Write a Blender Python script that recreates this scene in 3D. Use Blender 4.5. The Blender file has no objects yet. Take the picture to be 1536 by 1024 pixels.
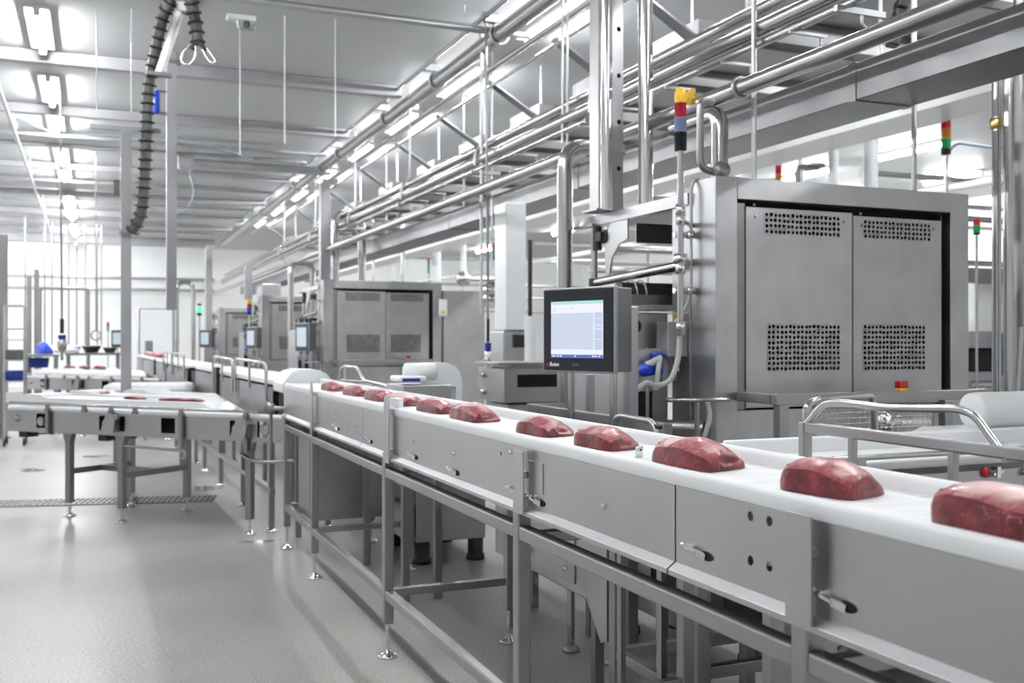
EXPOSURE = 0.06
import bpy, math, random
from mathutils import Vector, Matrix, noise
PI = math.pi
scene = bpy.context.scene
COL = scene.collection
# ------------------------------------------------------------------ camera calibration (1536 x 1024)
EYE = 1.4
FPX = 1510.0
YAW = math.atan2(628, 1510)
CY, SY = math.cos(YAW), math.sin(YAW)

def P(px, py, X=None, Y=None, Z=None, D=None):
    """world point seen at a pixel, on a given world plane (X=, Y=, Z=) or at a depth D"""
    u = (px - 768) / FPX
    v = (511 - py) / FPX
    r = Vector((CY * u + SY, -SY * u + CY, v))
    if X is not None: t = X / r.x
    elif Y is not None: t = Y / r.y
    elif Z is not None: t = (Z - EYE) / r.z
    else: t = D
    return Vector((0, 0, EYE)) + r * t

# ------------------------------------------------------------------ materials
MATS = {}
def nodes_of(name):
    m = bpy.data.materials.new(name); m.use_nodes = True
    nt = m.node_tree
    b = nt.nodes['Principled BSDF']
    return m, nt, b

def N(nt, kind, **kw):
    n = nt.nodes.new(kind)
    for k, v in kw.items():
        if k in n.inputs: n.inputs[k].default_value = v
        else: setattr(n, k, v)
    return n

def ramp(nt, stops):
    r = nt.nodes.new('ShaderNodeValToRGB')
    e = r.color_ramp.elements
    while len(e) > 1: e.remove(e[-1])
    e[0].position = stops[0][0]; e[0].color = stops[0][1]
    for p, c in stops[1:]:
        x = e.new(p); x.color = c
    return r

def g4(v): return (v, v, v, 1)

def plain(name, col, rough=.5, metal=0., var=.0, scale=8, coat=0., trans=0., alpha=1., spec=None):
    m, nt, b = nodes_of(name)
    b.inputs['Base Color'].default_value = (*col, 1)
    b.inputs['Roughness'].default_value = rough
    b.inputs['Metallic'].default_value = metal
    b.inputs['Coat Weight'].default_value = coat
    b.inputs['Transmission Weight'].default_value = trans
    b.inputs['Alpha'].default_value = alpha
    if spec is not None: b.inputs['Specular IOR Level'].default_value = spec
    if var:
        tc = N(nt, 'ShaderNodeTexCoord')
        nz = N(nt, 'ShaderNodeTexNoise', Scale=scale, Detail=4.0)
        nt.links.new(tc.outputs['Object'], nz.inputs['Vector'])
        r = ramp(nt, [(.3, (*[max(0, c - var) for c in col], 1)), (.7, (*[min(1, c + var) for c in col], 1))])
        nt.links.new(nz.outputs['Fac'], r.inputs['Fac'])
        nt.links.new(r.outputs['Color'], b.inputs['Base Color'])
    MATS[name] = m
    return m

def brushed(name, col, rough, stretch=(3, 3, 60), bump=.02, var=.03, mott=1.8):
    """stainless sheet: fine grain along one direction and soft cloudy wear"""
    m, nt, b = nodes_of(name)
    b.inputs['Metallic'].default_value = 1
    tc = N(nt, 'ShaderNodeTexCoord')
    mp = N(nt, 'ShaderNodeMapping'); mp.inputs['Scale'].default_value = stretch
    nt.links.new(tc.outputs['Object'], mp.inputs['Vector'])
    n1 = N(nt, 'ShaderNodeTexNoise', Scale=6.0, Detail=5.0)
    nt.links.new(mp.outputs['Vector'], n1.inputs['Vector'])
    n2 = N(nt, 'ShaderNodeTexNoise', Scale=mott, Detail=6.0)
    nt.links.new(tc.outputs['Object'], n2.inputs['Vector'])
    r = ramp(nt, [(.3, (*[c - var for c in col], 1)), (.7, (*[c + var for c in col], 1))])
    nt.links.new(n2.outputs['Fac'], r.inputs['Fac'])
    nt.links.new(r.outputs['Color'], b.inputs['Base Color'])
    mr = N(nt, 'ShaderNodeMapRange'); mr.inputs['To Min'].default_value = rough - .07; mr.inputs['To Max'].default_value = rough + .09
    mx = N(nt, 'ShaderNodeMath', operation='ADD'); ml = N(nt, 'ShaderNodeMath', operation='MULTIPLY'); ml.inputs[1].default_value = .5
    nt.links.new(n1.outputs['Fac'], mx.inputs[0]); nt.links.new(n2.outputs['Fac'], mx.inputs[1])
    nt.links.new(mx.outputs[0], ml.inputs[0]); nt.links.new(ml.outputs[0], mr.inputs['Value'])
    nt.links.new(mr.outputs['Result'], b.inputs['Roughness'])
    bp = N(nt, 'ShaderNodeBump', Strength=bump, Distance=.01)
    nt.links.new(n1.outputs['Fac'], bp.inputs['Height'])
    nt.links.new(bp.outputs['Normal'], b.inputs['Normal'])
    MATS[name] = m
    return m

def emitter(name, col, strength):
    m, nt, b = nodes_of(name)
    b.inputs['Base Color'].default_value = (.02, .02, .02, 1); b.inputs['Roughness'].default_value = .3
    b.inputs['Emission Color'].default_value = (*col, 1)
    b.inputs['Emission Strength'].default_value = strength
    MATS[name] = m
    return m

brushed('steel', (.38, .38, .387), .365)
brushed('steel_dark', (.20, .20, .205), .38)
brushed('steel_sheet', (.51, .512, .52), .36, stretch=(40, 40, 2), bump=.015, mott=2.5)
brushed('steel_panel', (.48, .482, .49), .36, stretch=(2, 2, 2), bump=.01, var=.04, mott=5)
brushed('steel_dull', (.28, .28, .285), .42)
brushed('galvanised', (.50, .51, .52), .42, mott=6)
plain('polished', (.68, .67, .66), .14, 1.0)
plain('pipe_steel', (.46, .46, .46), .22, 1.0, .03, 3)
plain('duct_steel', (.21, .21, .215), .38, 1.0, .02, 2)
plain('chrome', (.78, .78, .78), .08, 1.0)
plain('brass', (.55, .42, .18), .3, 1.0)
plain('white_plastic', (.79, .80, .81), .38, var=.015, scale=5)
plain('white_film', (.80, .82, .84), .30, var=.06, scale=25)
plain('clear_film', (.82, .85, .88), .18, trans=.6, alpha=.55)
plain('black', (.012, .012, .013), .45)
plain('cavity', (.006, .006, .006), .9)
plain('black_rubber', (.022, .022, .022), .55)
plain('hose_grey', (.11, .11, .105), .5, var=.03, scale=30)
plain('dark_film', (.03, .03, .032), .22)
plain('cable_grey', (.55, .56, .56), .45)
plain('cable_blue', (.32, .40, .50), .45)
plain('blue', (.01, .06, .55), .35)
plain('blue_dark', (.01, .03, .22), .4)
plain('white_paint', (.80, .81, .82), .3, var=.02)
plain('beam_paint', (.33, .33, .34), .35, var=.03, scale=2)
plain('bezel', (.012, .016, .022), .42, spec=.3)
plain('gloss_red', (.42, .008, .02), .22, coat=.3)
plain('gloss_yellow', (.85, .50, .02), .35)
plain('gloss_orange', (.60, .19, .02), .25, coat=.3)
plain('gloss_green', (.0, .32, .09), .25, coat=.3)
plain('clear_blue', (.20, .25, .42), .15, coat=.4)
plain('teal', (.05, .24, .26), .3)
emitter('green_lit', (.05, 1.0, .25), 3.0)
emitter('tube_glow', (.97, .985, 1), 190)

# ---- screens
emitter('screen_blue', (.66, .74, .90), .85)
emitter('screen_white', (.88, .90, .98), .92)
emitter('screen_mint', (.50, .84, .84), .85)
emitter('screen_bar', (.10, .17, .62), .8)
emitter('screen_side', (.58, .68, .90), .85)
emitter('screen_far', (.55, .68, .78), .8)

# ---- belt
def belt_mat():
    m, nt, b = nodes_of('belt')
    tc = N(nt, 'ShaderNodeTexCoord')
    n = N(nt, 'ShaderNodeTexNoise', Scale=9.0, Detail=5.0)
    mp = N(nt, 'ShaderNodeMapping'); mp.inputs['Scale'].default_value = (1.0, 4.0, 1.0)
    nt.links.new(tc.outputs['Object'], mp.inputs['Vector']); nt.links.new(mp.outputs['Vector'], n.inputs['Vector'])
    r = ramp(nt, [(.35, (.70, .71, .72, 1)), (.6, (.80, .805, .81, 1))])
    nt.links.new(n.outputs['Fac'], r.inputs['Fac']); nt.links.new(r.outputs['Color'], b.inputs['Base Color'])
    b.inputs['Roughness'].default_value = .42
    bp = N(nt, 'ShaderNodeBump', Strength=.12, Distance=.004)
    nt.links.new(n.outputs['Fac'], bp.inputs['Height']); nt.links.new(bp.outputs['Normal'], b.inputs['Normal'])
    MATS['belt'] = m
belt_mat()

# ---- meat
def meat_mat():
    m, nt, b = nodes_of('meat')
    L = nt.links.new
    tc = N(nt, 'ShaderNodeTexCoord')
    oi = N(nt, 'ShaderNodeObjectInfo')
    off = N(nt, 'ShaderNodeVectorMath', operation='MULTIPLY_ADD')
    cx = N(nt, 'ShaderNodeCombineXYZ', X=1.0, Y=1.0, Z=1.0)
    L(tc.outputs['Object'], off.inputs[0]); off.inputs[1].default_value = (1, 1, 1)
    sc = N(nt, 'ShaderNodeVectorMath', operation='SCALE'); L(cx.outputs[0], sc.inputs[0])
    mm = N(nt, 'ShaderNodeMath', operation='MULTIPLY'); L(oi.outputs['Random'], mm.inputs[0]); mm.inputs[1].default_value = 40
    L(mm.outputs[0], sc.inputs['Scale']); L(sc.outputs[0], off.inputs[2])
    V = off.outputs[0]
    # red muscle
    n1 = N(nt, 'ShaderNodeTexNoise', Scale=24.0, Detail=8.0); L(V, n1.inputs['Vector'])
    red = ramp(nt, [(.3, (.085, .007, .012, 1)), (.55, (.165, .014, .022, 1)), (.75, (.28, .042, .048, 1))])
    L(n1.outputs['Fac'], red.inputs['Fac'])
    # pinkish skin on the upper side
    n4 = N(nt, 'ShaderNodeTexNoise', Scale=90.0, Detail=5.0); L(V, n4.inputs['Vector'])
    pink = ramp(nt, [(.35, (.23, .035, .046, 1)), (.7, (.42, .14, .15, 1))]); L(n4.outputs['Fac'], pink.inputs['Fac'])
    sep = N(nt, 'ShaderNodeSeparateXYZ'); L(tc.outputs['Normal'], sep.inputs[0])
    up = ramp(nt, [(.45, g4(0)), (.75, g4(1))]); L(sep.outputs['Z'], up.inputs['Fac'])
    mix1 = N(nt, 'ShaderNodeMix', data_type='RGBA'); L(up.outputs['Color'], mix1.inputs[0]); L(red.outputs['Color'], mix1.inputs[6]); L(pink.outputs['Color'], mix1.inputs[7])
    # pale fat patches on the upper side
    n2 = N(nt, 'ShaderNodeTexNoise', Scale=9.0, Detail=5.0, Distortion=.6); L(V, n2.inputs['Vector'])
    at = N(nt, 'ShaderNodeAttribute', attribute_name='fat_cover')
    fa = N(nt, 'ShaderNodeMath', operation='MULTIPLY_ADD'); L(at.outputs['Fac'], fa.inputs[0]); fa.inputs[1].default_value = .22; L(n2.outputs['Fac'], fa.inputs[2])
    fat = ramp(nt, [(.56, g4(0)), (.68, g4(1))]); L(fa.outputs[0], fat.inputs['Fac'])
    fm = N(nt, 'ShaderNodeMath', operation='MULTIPLY'); L(fat.outputs['Color'], fm.inputs[0]); L(up.outputs['Color'], fm.inputs[1])
    fm2 = N(nt, 'ShaderNodeMath', operation='MULTIPLY'); L(fm.outputs[0], fm2.inputs[0]); fm2.inputs[1].default_value = .8
    mix2 = N(nt, 'ShaderNodeMix', data_type='RGBA'); L(fm2.outputs[0], mix2.inputs[0]); L(mix1.outputs[2], mix2.inputs[6]); mix2.inputs[7].default_value = (.72, .50, .48, 1)
    # thin veins and flecks of marbling on the cut side
    vo = N(nt, 'ShaderNodeTexNoise', Scale=26.0, Detail=3.0, Distortion=.3); L(V, vo.inputs['Vector'])
    vein = ramp(nt, [(.488, g4(0)), (.5, g4(1)), (.512, g4(0))]); L(vo.outputs['Fac'], vein.inputs['Fac'])
    n3 = N(nt, 'ShaderNodeTexNoise', Scale=7.0, Detail=2.0); L(V, n3.inputs['Vector'])
    vm = ramp(nt, [(.62, g4(0)), (.70, g4(1))]); L(n3.outputs['Fac'], vm.inputs['Fac'])
    v2 = N(nt, 'ShaderNodeMath', operation='MULTIPLY'); L(vein.outputs['Color'], v2.inputs[0]); L(vm.outputs['Color'], v2.inputs[1])
    fl = N(nt, 'ShaderNodeTexVoronoi', Scale=85.0); L(V, fl.inputs['Vector'])
    fr = ramp(nt, [(.08, g4(.5)), (.2, g4(0))]); L(fl.outputs['Distance'], fr.inputs['Fac'])
    mxx = N(nt, 'ShaderNodeMath', operation='MAXIMUM'); L(v2.outputs[0], mxx.inputs[0]); L(fr.outputs['Color'], mxx.inputs[1])
    v3 = N(nt, 'ShaderNodeMath', operation='MULTIPLY'); L(mxx.outputs[0], v3.inputs[0]); v3.inputs[1].default_value = .6
    mix3 = N(nt, 'ShaderNodeMix', data_type='RGBA'); L(v3.outputs[0], mix3.inputs[0]); L(mix2.outputs[2], mix3.inputs[6]); mix3.inputs[7].default_value = (.66, .40, .36, 1)
    L(mix3.outputs[2], b.inputs['Base Color'])
    b.inputs['Roughness'].default_value = .36
    b.inputs['Subsurface Weight'].default_value = .08
    b.inputs['Subsurface Radius'].default_value = (.01, .003, .002)
    b.inputs['Coat Weight'].default_value = .12
    bp = N(nt, 'ShaderNodeBump', Strength=.6, Distance=.002)
    L(n4.outputs['Fac'], bp.inputs['Height']); L(bp.outputs['Normal'], b.inputs['Normal'])
    MATS['meat'] = m
meat_mat()

# ---- floor: damp speckled resin with worn patches
def floor_mat():
    m, nt, b = nodes_of('floor_resin')
    L = nt.links.new
    tc = N(nt, 'ShaderNodeTexCoord')
    n1 = N(nt, 'ShaderNodeTexNoise', Scale=.8, Detail=4.0); L(tc.outputs['Object'], n1.inputs['Vector'])
    n2 = N(nt, 'ShaderNodeTexNoise', Scale=110.0, Detail=2.0); L(tc.outputs['Object'], n2.inputs['Vector'])
    mr = N(nt, 'ShaderNodeMapRange'); L(n1.outputs['Fac'], mr.inputs['Value'])
    for k, v in (('From Min', .25), ('From Max', .75), ('To Min', .70), ('To Max', 1.16)): mr.inputs[k].default_value = v
    m2 = N(nt, 'ShaderNodeMapRange'); L(n2.outputs['Fac'], m2.inputs['Value'])
    for k, v in (('From Min', .3), ('From Max', .7), ('To Min', .66), ('To Max', 1.26)): m2.inputs[k].default_value = v
    mu = N(nt, 'ShaderNodeMath', operation='MULTIPLY'); L(mr.outputs[0], mu.inputs[0]); L(m2.outputs[0], mu.inputs[1])
    sc = N(nt, 'ShaderNodeVectorMath', operation='SCALE'); sc.inputs[0].default_value = (.412, .402, .38); L(mu.outputs[0], sc.inputs['Scale'])
    L(sc.outputs[0], b.inputs['Base Color'])
    m3 = N(nt, 'ShaderNodeMapRange'); L(n1.outputs['Fac'], m3.inputs['Value'])
    for k, v in (('From Min', .3), ('From Max', .7), ('To Min', .285), ('To Max', .42)): m3.inputs[k].default_value = v
    L(m3.outputs[0], b.inputs['Roughness'])
    n5 = N(nt, 'ShaderNodeTexNoise', Scale=38.0, Detail=3.0); L(tc.outputs['Object'], n5.inputs['Vector'])
    bp = N(nt, 'ShaderNodeBump', Strength=.45, Distance=.004)
    L(n5.outputs['Fac'], bp.inputs['Height']); L(bp.outputs['Normal'], b.inputs['Normal'])
    MATS['floor_resin'] = m
floor_mat()

# ---- wall / ceiling panels with thin joints along one axis
def panel_mat(name, col, axis, width, rough, joint=.80, jw=.006):
    m, nt, b = nodes_of(name)
    L = nt.links.new
    tc = N(nt, 'ShaderNodeTexCoord')
    s = N(nt, 'ShaderNodeSeparateXYZ'); L(tc.outputs['Object'], s.inputs[0])
    d = N(nt, 'ShaderNodeMath', operation='DIVIDE'); L(s.outputs[axis], d.inputs[0]); d.inputs[1].default_value = width
    f = N(nt, 'ShaderNodeMath', operation='FRACT'); L(d.outputs[0], f.inputs[0])
    c = N(nt, 'ShaderNodeMath', operation='LESS_THAN'); L(f.outputs[0], c.inputs[0]); c.inputs[1].default_value = jw / width * 2
    nz = N(nt, 'ShaderNodeTexNoise', Scale=1.2, Detail=4.0); L(tc.outputs['Object'], nz.inputs['Vector'])
    r = ramp(nt, [(.3, (*[k * .965 for k in col], 1)), (.7, (*col, 1))]); L(nz.outputs['Fac'], r.inputs['Fac'])
    mx = N(nt, 'ShaderNodeMix', data_type='RGBA'); L(c.outputs[0], mx.inputs[0]); L(r.outputs['Color'], mx.inputs[6]); mx.inputs[7].default_value = (*[k * joint for k in col], 1)
    L(mx.outputs[2], b.inputs['Base Color'])
    b.inputs['Roughness'].default_value = rough
    b.inputs['Specular IOR Level'].default_value = .25
    MATS[name] = m
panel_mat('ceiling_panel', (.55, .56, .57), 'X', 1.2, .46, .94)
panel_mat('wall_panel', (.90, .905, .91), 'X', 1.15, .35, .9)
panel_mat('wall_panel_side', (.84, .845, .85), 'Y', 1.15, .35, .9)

# ------------------------------------------------------------------ mesh builder
def V3(p): return Vector(p)
def frame_of(d, up=(0, 0, 1)):
    d = V3(d).normalized(); u = V3(up)
    if abs(d.dot(u)) > .98: u = Vector((1, 0, 0)) if abs(d.x) < .9 else Vector((0, 1, 0))
    s = d.cross(u).normalized(); u = s.cross(d).normalized()
    return d, s, u

def fillet(pts, r, n=6):
    """round the corners of a polyline"""
    pts = [V3(p) for p in pts]; out = [pts[0]]
    for i in range(1, len(pts) - 1):
        a, b, c = pts[i - 1], pts[i], pts[i + 1]
        d1 = (a - b); d2 = (c - b)
        rr = min(r, d1.length * .49, d2.length * .49)
        p, q = b + d1.normalized() * rr, b + d2.normalized() * rr
        for k in range(n + 1):
            t = k / n
            out.append((1 - t) ** 2 * p + 2 * t * (1 - t) * b + t * t * q)
    out.append(pts[-1])
    return out

ORG = {}
class MB:
    def __init__(s): s.v = []; s.f = []; s.s = []; s.m = []; s.mi = 0
    def add(s, vs, fs, sm=False):
        o = len(s.v); s.v += [V3(p) for p in vs]
        for f in fs:
            s.f.append([o + i for i in f]); s.s.append(sm); s.m.append(s.mi)
        return s
    def box(s, x0, x1, y0, y1, z0, z1):
        x0, x1 = sorted((x0, x1)); y0, y1 = sorted((y0, y1)); z0, z1 = sorted((z0, z1))
        return s.add([(x0,y0,z0),(x1,y0,z0),(x1,y1,z0),(x0,y1,z0),(x0,y0,z1),(x1,y0,z1),(x1,y1,z1),(x0,y1,z1)],
                     [(3,2,1,0),(4,5,6,7),(0,1,5,4),(1,2,6,5),(2,3,7,6),(3,0,4,7)])
    def cbox(s, c, sx, sy, sz):
        return s.box(c[0]-sx/2, c[0]+sx/2, c[1]-sy/2, c[1]+sy/2, c[2]-sz/2, c[2]+sz/2)
    def bar(s, p, q, w, h=None, up=(0,0,1)):
        """square bar from p to q"""
        h = w if h is None else h
        p, q = V3(p), V3(q); d, a, u = frame_of(q - p, up)
        a, u = a * w / 2, u * h / 2
        vs = [p-a-u, p+a-u, p+a+u, p-a+u, q-a-u, q+a-u, q+a+u, q-a+u]
        return s.add(vs, [(0,1,2,3),(7,6,5,4),(4,5,1,0),(5,6,2,1),(6,7,3,2),(7,4,0,3)])
    def tube(s, pts, r, n=10, radii=None, closed=False, cap=True):
        pts = [V3(p) for p in pts]; k = len(pts); rings = []
        d0 = (pts[1] - pts[0]).normalized(); _, a, u = frame_of(d0)
        for i, p in enumerate(pts):
            if closed: d = pts[(i + 1) % k] - pts[i - 1]
            else: d = pts[min(i + 1, k - 1)] - pts[max(i - 1, 0)]
            d = d.normalized()
            a = (a - d * a.dot(d)).normalized(); u = a.cross(d).normalized()
            rr = radii[i] if radii else r
            rings.append([p + (a * math.cos(2*PI*j/n) + u * math.sin(2*PI*j/n)) * rr for j in range(n)])
        vs = [q for ring in rings for q in ring]; fs = []
        for i in range(k if closed else k - 1):
            i2 = (i + 1) % k
            for j in range(n):
                j2 = (j + 1) % n
                fs.append((i*n+j, i*n+j2, i2*n+j2, i2*n+j))
        s.add(vs, fs, True)
        if cap and not closed:
            s.add(rings[0], [tuple(range(n))[::-1]]); s.add(rings[-1], [tuple(range(n))])
        return s
    def cyl(s, p, q, r, n=16, r2=None):
        return s.tube([p, q], r, n, radii=[r, r if r2 is None else r2])
    def lathe(s, c, prof, n=20, axis=(0,0,1)):
        d, a, u = frame_of(axis); c = V3(c); vs = []; fs = []
        for r, z in prof:
            for j in range(n):
                t = 2*PI*j/n
                vs.append(c + d*z + (a*math.cos(t) + u*math.sin(t)) * max(r, 1e-4))
        for i in range(len(prof) - 1):
            for j in range(n):
                j2 = (j+1) % n
                fs.append((i*n+j, (i+1)*n+j, (i+1)*n+j2, i*n+j2))
        s.add(vs, fs, True)
        return s
    def ball(s, c, r, n=14, sx=1, sy=1, sz=1):
        prof = [(math.sin(PI*i/10), -math.cos(PI*i/10)) for i in range(11)]
        vs = []; fs = []; c = V3(c)
        for rr, z in prof:
            for j in range(n):
                t = 2*PI*j/n
                vs.append(c + Vector((max(rr,1e-3)*math.cos(t)*r*sx, max(rr,1e-3)*math.sin(t)*r*sy, z*r*sz)))
        for i in range(10):
            for j in range(n):
                j2 = (j+1) % n
                fs.append((i*n+j, i*n+j2, (i+1)*n+j2, (i+1)*n+j))
        return s.add(vs, fs, True)
    def ring(s, c, axis, R, r, n=24, m=8, a0=0, a1=2*PI):
        d, a, u = frame_of(axis); c = V3(c); full = abs(a1 - a0 - 2*PI) < 1e-4
        k = n if full else n + 1
        pts = [c + (a*math.cos(a0+(a1-a0)*i/n) + u*math.sin(a0+(a1-a0)*i/n))*R for i in range(k)]
        return s.tube(pts, r, m, closed=full)
    def prism(s, outline, vec, sm=False):
        o = [V3(p) for p in outline]; w = V3(vec); k = len(o)
        s.add(o + [p + w for p in o], [tuple(range(k))[::-1], tuple(range(k, 2*k))])
        s.add(o + [p + w for p in o], [(i, (i+1) % k, k + (i+1) % k, k + i) for i in range(k)], sm)
        return s
    def sheet(s, a, b, c, holes=(), th=.003, cuts=()):
        """flat plate: corner a, edge vectors b and c (world), round HOLES (u, v, r) and rectangular CUTS (u0, u1, v0, v1) in metres"""
        a, b, c = V3(a), V3(b), V3(c); lb, lc = b.length, c.length
        eb, ec = b.normalized(), c.normalized(); nrm = eb.cross(ec).normalized() * th
        us = {0., lb}; vs_ = {0., lc}
        for (u, v, r) in holes: us |= {u - 1.3*r, u + 1.3*r}; vs_ |= {v - 1.3*r, v + 1.3*r}
        for (u0, u1, v0, v1) in cuts: us |= {u0, u1}; vs_ |= {v0, v1}
        def uniq(q):
            q = sorted(q); o = [q[0]]
            for x in q[1:]:
                if x - o[-1] > 1e-5: o.append(x)
            return o
        us, vs_ = uniq(us), uniq(vs_)
        pt = lambda u, v, k: a + eb*u + ec*v + nrm*k
        for i in range(len(us)-1):
            for j in range(len(vs_)-1):
                u0, u1, v0, v1 = us[i], us[i+1], vs_[j], vs_[j+1]; cu, cv = (u0+u1)/2, (v0+v1)/2
                if any(x0 < cu < x1 and y0 < cv < y1 for (x0, x1, y0, y1) in cuts): continue
                h = [(u, v, r) for (u, v, r) in holes if abs(u-cu) < 1e-4 and abs(v-cv) < 1e-4]
                if h: s._cell(pt, u0, u1, v0, v1, h[0])
                else:
                    s.add([pt(u0,v0,1), pt(u1,v0,1), pt(u1,v1,1), pt(u0,v1,1)], [(0,1,2,3)])
                    s.add([pt(u0,v0,0), pt(u1,v0,0), pt(u1,v1,0), pt(u0,v1,0)], [(3,2,1,0)])
        q = [(0,0),(lb,0),(lb,lc),(0,lc)]
        for i in range(4):
            p1, p2 = q[i], q[(i+1) % 4]
            s.add([pt(*p1,0), pt(*p2,0), pt(*p2,1), pt(*p1,1)], [(0,1,2,3)])
        for (u0, u1, v0, v1) in cuts:
            q = [(u0,v0),(u1,v0),(u1,v1),(u0,v1)]
            for i in range(4):
                p1, p2 = q[i], q[(i+1) % 4]
                s.add([pt(*p1,0), pt(*p2,0), pt(*p2,1), pt(*p1,1)], [(3,2,1,0)])
        return s
    def _cell(s, pt, u0, u1, v0, v1, h, n=12):
        cu, cv, r = h
        ang = [2*PI*k/n + PI/4 for k in range(n)]
        def edge(t):
            x, y = math.cos(t), math.sin(t); k = 1 / max(abs(x), abs(y))
            return cu + x*k*(u1-u0)/2, cv + y*k*(v1-v0)/2
        for k, off in ((1, 1), (0, -1)):
            vs = [pt(*edge(t), k) for t in ang] + [pt(cu + r*math.cos(t), cv + r*math.sin(t), k) for t in ang]
            fs = [(i, (i+1) % n, n + (i+1) % n, n + i) for i in range(n)]
            s.add(vs, fs if off > 0 else [f[::-1] for f in fs])
        vs = [pt(cu + r*math.cos(t), cv + r*math.sin(t), 0) for t in ang] + [pt(cu + r*math.cos(t), cv + r*math.sin(t), 1) for t in ang]
        s.add(vs, [(i, n + i, n + (i+1) % n, (i+1) % n) for i in range(n)], True)
    def build(s, name, mat, parent=None, label=None, cat=None, group=None, kind=None, bev=0., sub=0):
        if parent is not None: org = ORG.get(parent.name, Vector((0,0,0)))
        else:
            xs = [p.x for p in s.v]; ys = [p.y for p in s.v]; zs = [p.z for p in s.v]
            org = Vector(((min(xs)+max(xs))/2, (min(ys)+max(ys))/2, min(zs)))
        me = bpy.data.meshes.new(name)
        me.from_pydata([tuple(p - org) for p in s.v], [], s.f)
        me.polygons.foreach_set('use_smooth', s.s)
        mats = mat if isinstance(mat, (list, tuple)) else [mat]
        for k in mats: me.materials.append(MATS[k])
        if len(mats) > 1: me.polygons.foreach_set('material_index', s.m)
        me.update()
        o = bpy.data.objects.new(name, me); COL.objects.link(o)
        if parent is not None: o.parent = parent; ORG[o.name] = org
        else: o.location = org; ORG[o.name] = org
        if bev:
            b = o.modifiers.new('bevel', 'BEVEL'); b.width = bev; b.segments = 2; b.limit_method = 'ANGLE'; b.angle_limit = .7
        if sub:
            b = o.modifiers.new('subsurf', 'SUBSURF'); b.levels = sub; b.render_levels = sub
        if label: o['label'] = label
        if cat: o['category'] = cat; o['kind'] = kind or 'thing'
        elif kind: o['kind'] = kind
        if group: o['group'] = group
        return o

def thing(name, label, cat, loc=(0,0,0), group=None, local=False):
    o = bpy.data.objects.new(name, None); COL.objects.link(o)
    o.empty_display_size = .1
    o.location = loc; o['label'] = label; o['category'] = cat; o['kind'] = 'thing'
    if group: o['group'] = group
    ORG[o.name] = Vector((0,0,0)) if local else V3(loc)
    return o

def dup(root, loc, rz=None, label=None, group=None, skip=()):
    def cp(o, parent):
        c = o.copy(); COL.objects.link(c)
        if parent: c.parent = parent
        for ch in list(o.children):
            if ch.name.split('.')[0] in skip: continue
            cp(ch, c)
        return c
    r = cp(root, None); r.location = loc
    if rz is not None: r.rotation_euler = (0, 0, rz)
    if label: r['label'] = label
    if group: r['group'] = group
    return r

ORD = ['nearest', 'second nearest', 'third nearest', 'fourth nearest', 'fifth nearest', 'sixth nearest', 'seventh nearest', 'eighth nearest', 'ninth nearest', 'tenth nearest', 'eleventh nearest', 'twelfth nearest']
def structure(o): o['kind'] = 'structure'; return o
# =================================================================== ROOM
CEIL = 4.4
XL, XR, YF, YB = -5.0, 17.0, -3.0, 34.0
structure(MB().box(XL, XR, YF, YB, -.1, 0).build('floor', 'floor_resin'))
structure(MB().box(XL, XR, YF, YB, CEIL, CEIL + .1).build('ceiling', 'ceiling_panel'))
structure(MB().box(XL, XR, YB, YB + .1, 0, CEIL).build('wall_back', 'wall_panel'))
structure(MB().box(XL, XR, YF - .1, YF, 0, CEIL).build('wall_front', 'wall_panel'))
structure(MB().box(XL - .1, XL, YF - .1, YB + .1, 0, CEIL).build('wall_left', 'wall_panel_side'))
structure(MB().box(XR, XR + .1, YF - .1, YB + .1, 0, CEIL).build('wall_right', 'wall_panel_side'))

# strip lights: one tube fitting each, rows along the lines
def strip_light(x, y, label, L=1.3, group=None, z=CEIL):
    t = thing('strip_light', label, 'ceiling light', (x, y, z), group)
    MB().box(x-.105, x+.105, y-L/2-.03, y+L/2+.03, z-.035, z-.001).build('housing', 'white_paint', t)
    m = MB(); m.cyl((x, y-L/2, z-.062), (x, y+L/2, z-.062), .026, 10); m.build('tube', 'tube_glow', t)
    m = MB()
    for s in (-1, 1):
        m = MB(); m.box(x-.03, x+.03, y+s*(L/2+.012)-.014, y+s*(L/2+.012)+.014, z-.095, z-.03); m.build('end_cap', 'white_paint', t)
    return t
rows = {'left ceiling row': (-.47, [10.6, 13.1, 14.9, 17.7, 19.45, 22.4, 24.05, 26, 28.05, 30, 32.5]),
        'middle ceiling row above the big pipe': (3.95, [8.45, 10.95, 13.3, 15.6, 18.1, 20.7, 23.3, 26]),
        'ceiling row beyond the pipe bundle': (7.9, [9.2, 11.7, 14.2, 16.7, 19.2]),
        'right ceiling row': (11.75, [12.1, 14.6, 17.1, 19.6, 22.1, 24.6, 30.6]),
        'far right ceiling row': (14.4, [13.8, 16.8, 19.8])}
for rn, (x, ys) in rows.items():
    for i, y in enumerate(ys):
        strip_light(x, y, 'glowing white strip light, %s one in the %s' % (ORD[i], rn))
for x, ys in ((-.47, (8.0, 5.4, 2.8, .2)), (3.95, (5.95, 3.45, .95)), (7.9, (6.7, 4.2, 1.7, -.8))):
    for y in ys:
        strip_light(x, y, 'glowing white strip light overhead, nearer than the picture shows', group='strip lights outside the frame')
for x, y in [(-3.2, y_) for y_ in (14.9, 17.7, 19.45, 22.4, 24.05, 26, 28.05, 30, 32.5)] + [(-4.2, 32.5)] + [(9.5, 31.5)]:  # extra lamps, mostly out of view, added to brighten the back wall
    strip_light(x, y, 'glowing white strip light added far back to brighten the white wall', group='strip lights added to brighten the back')

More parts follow.
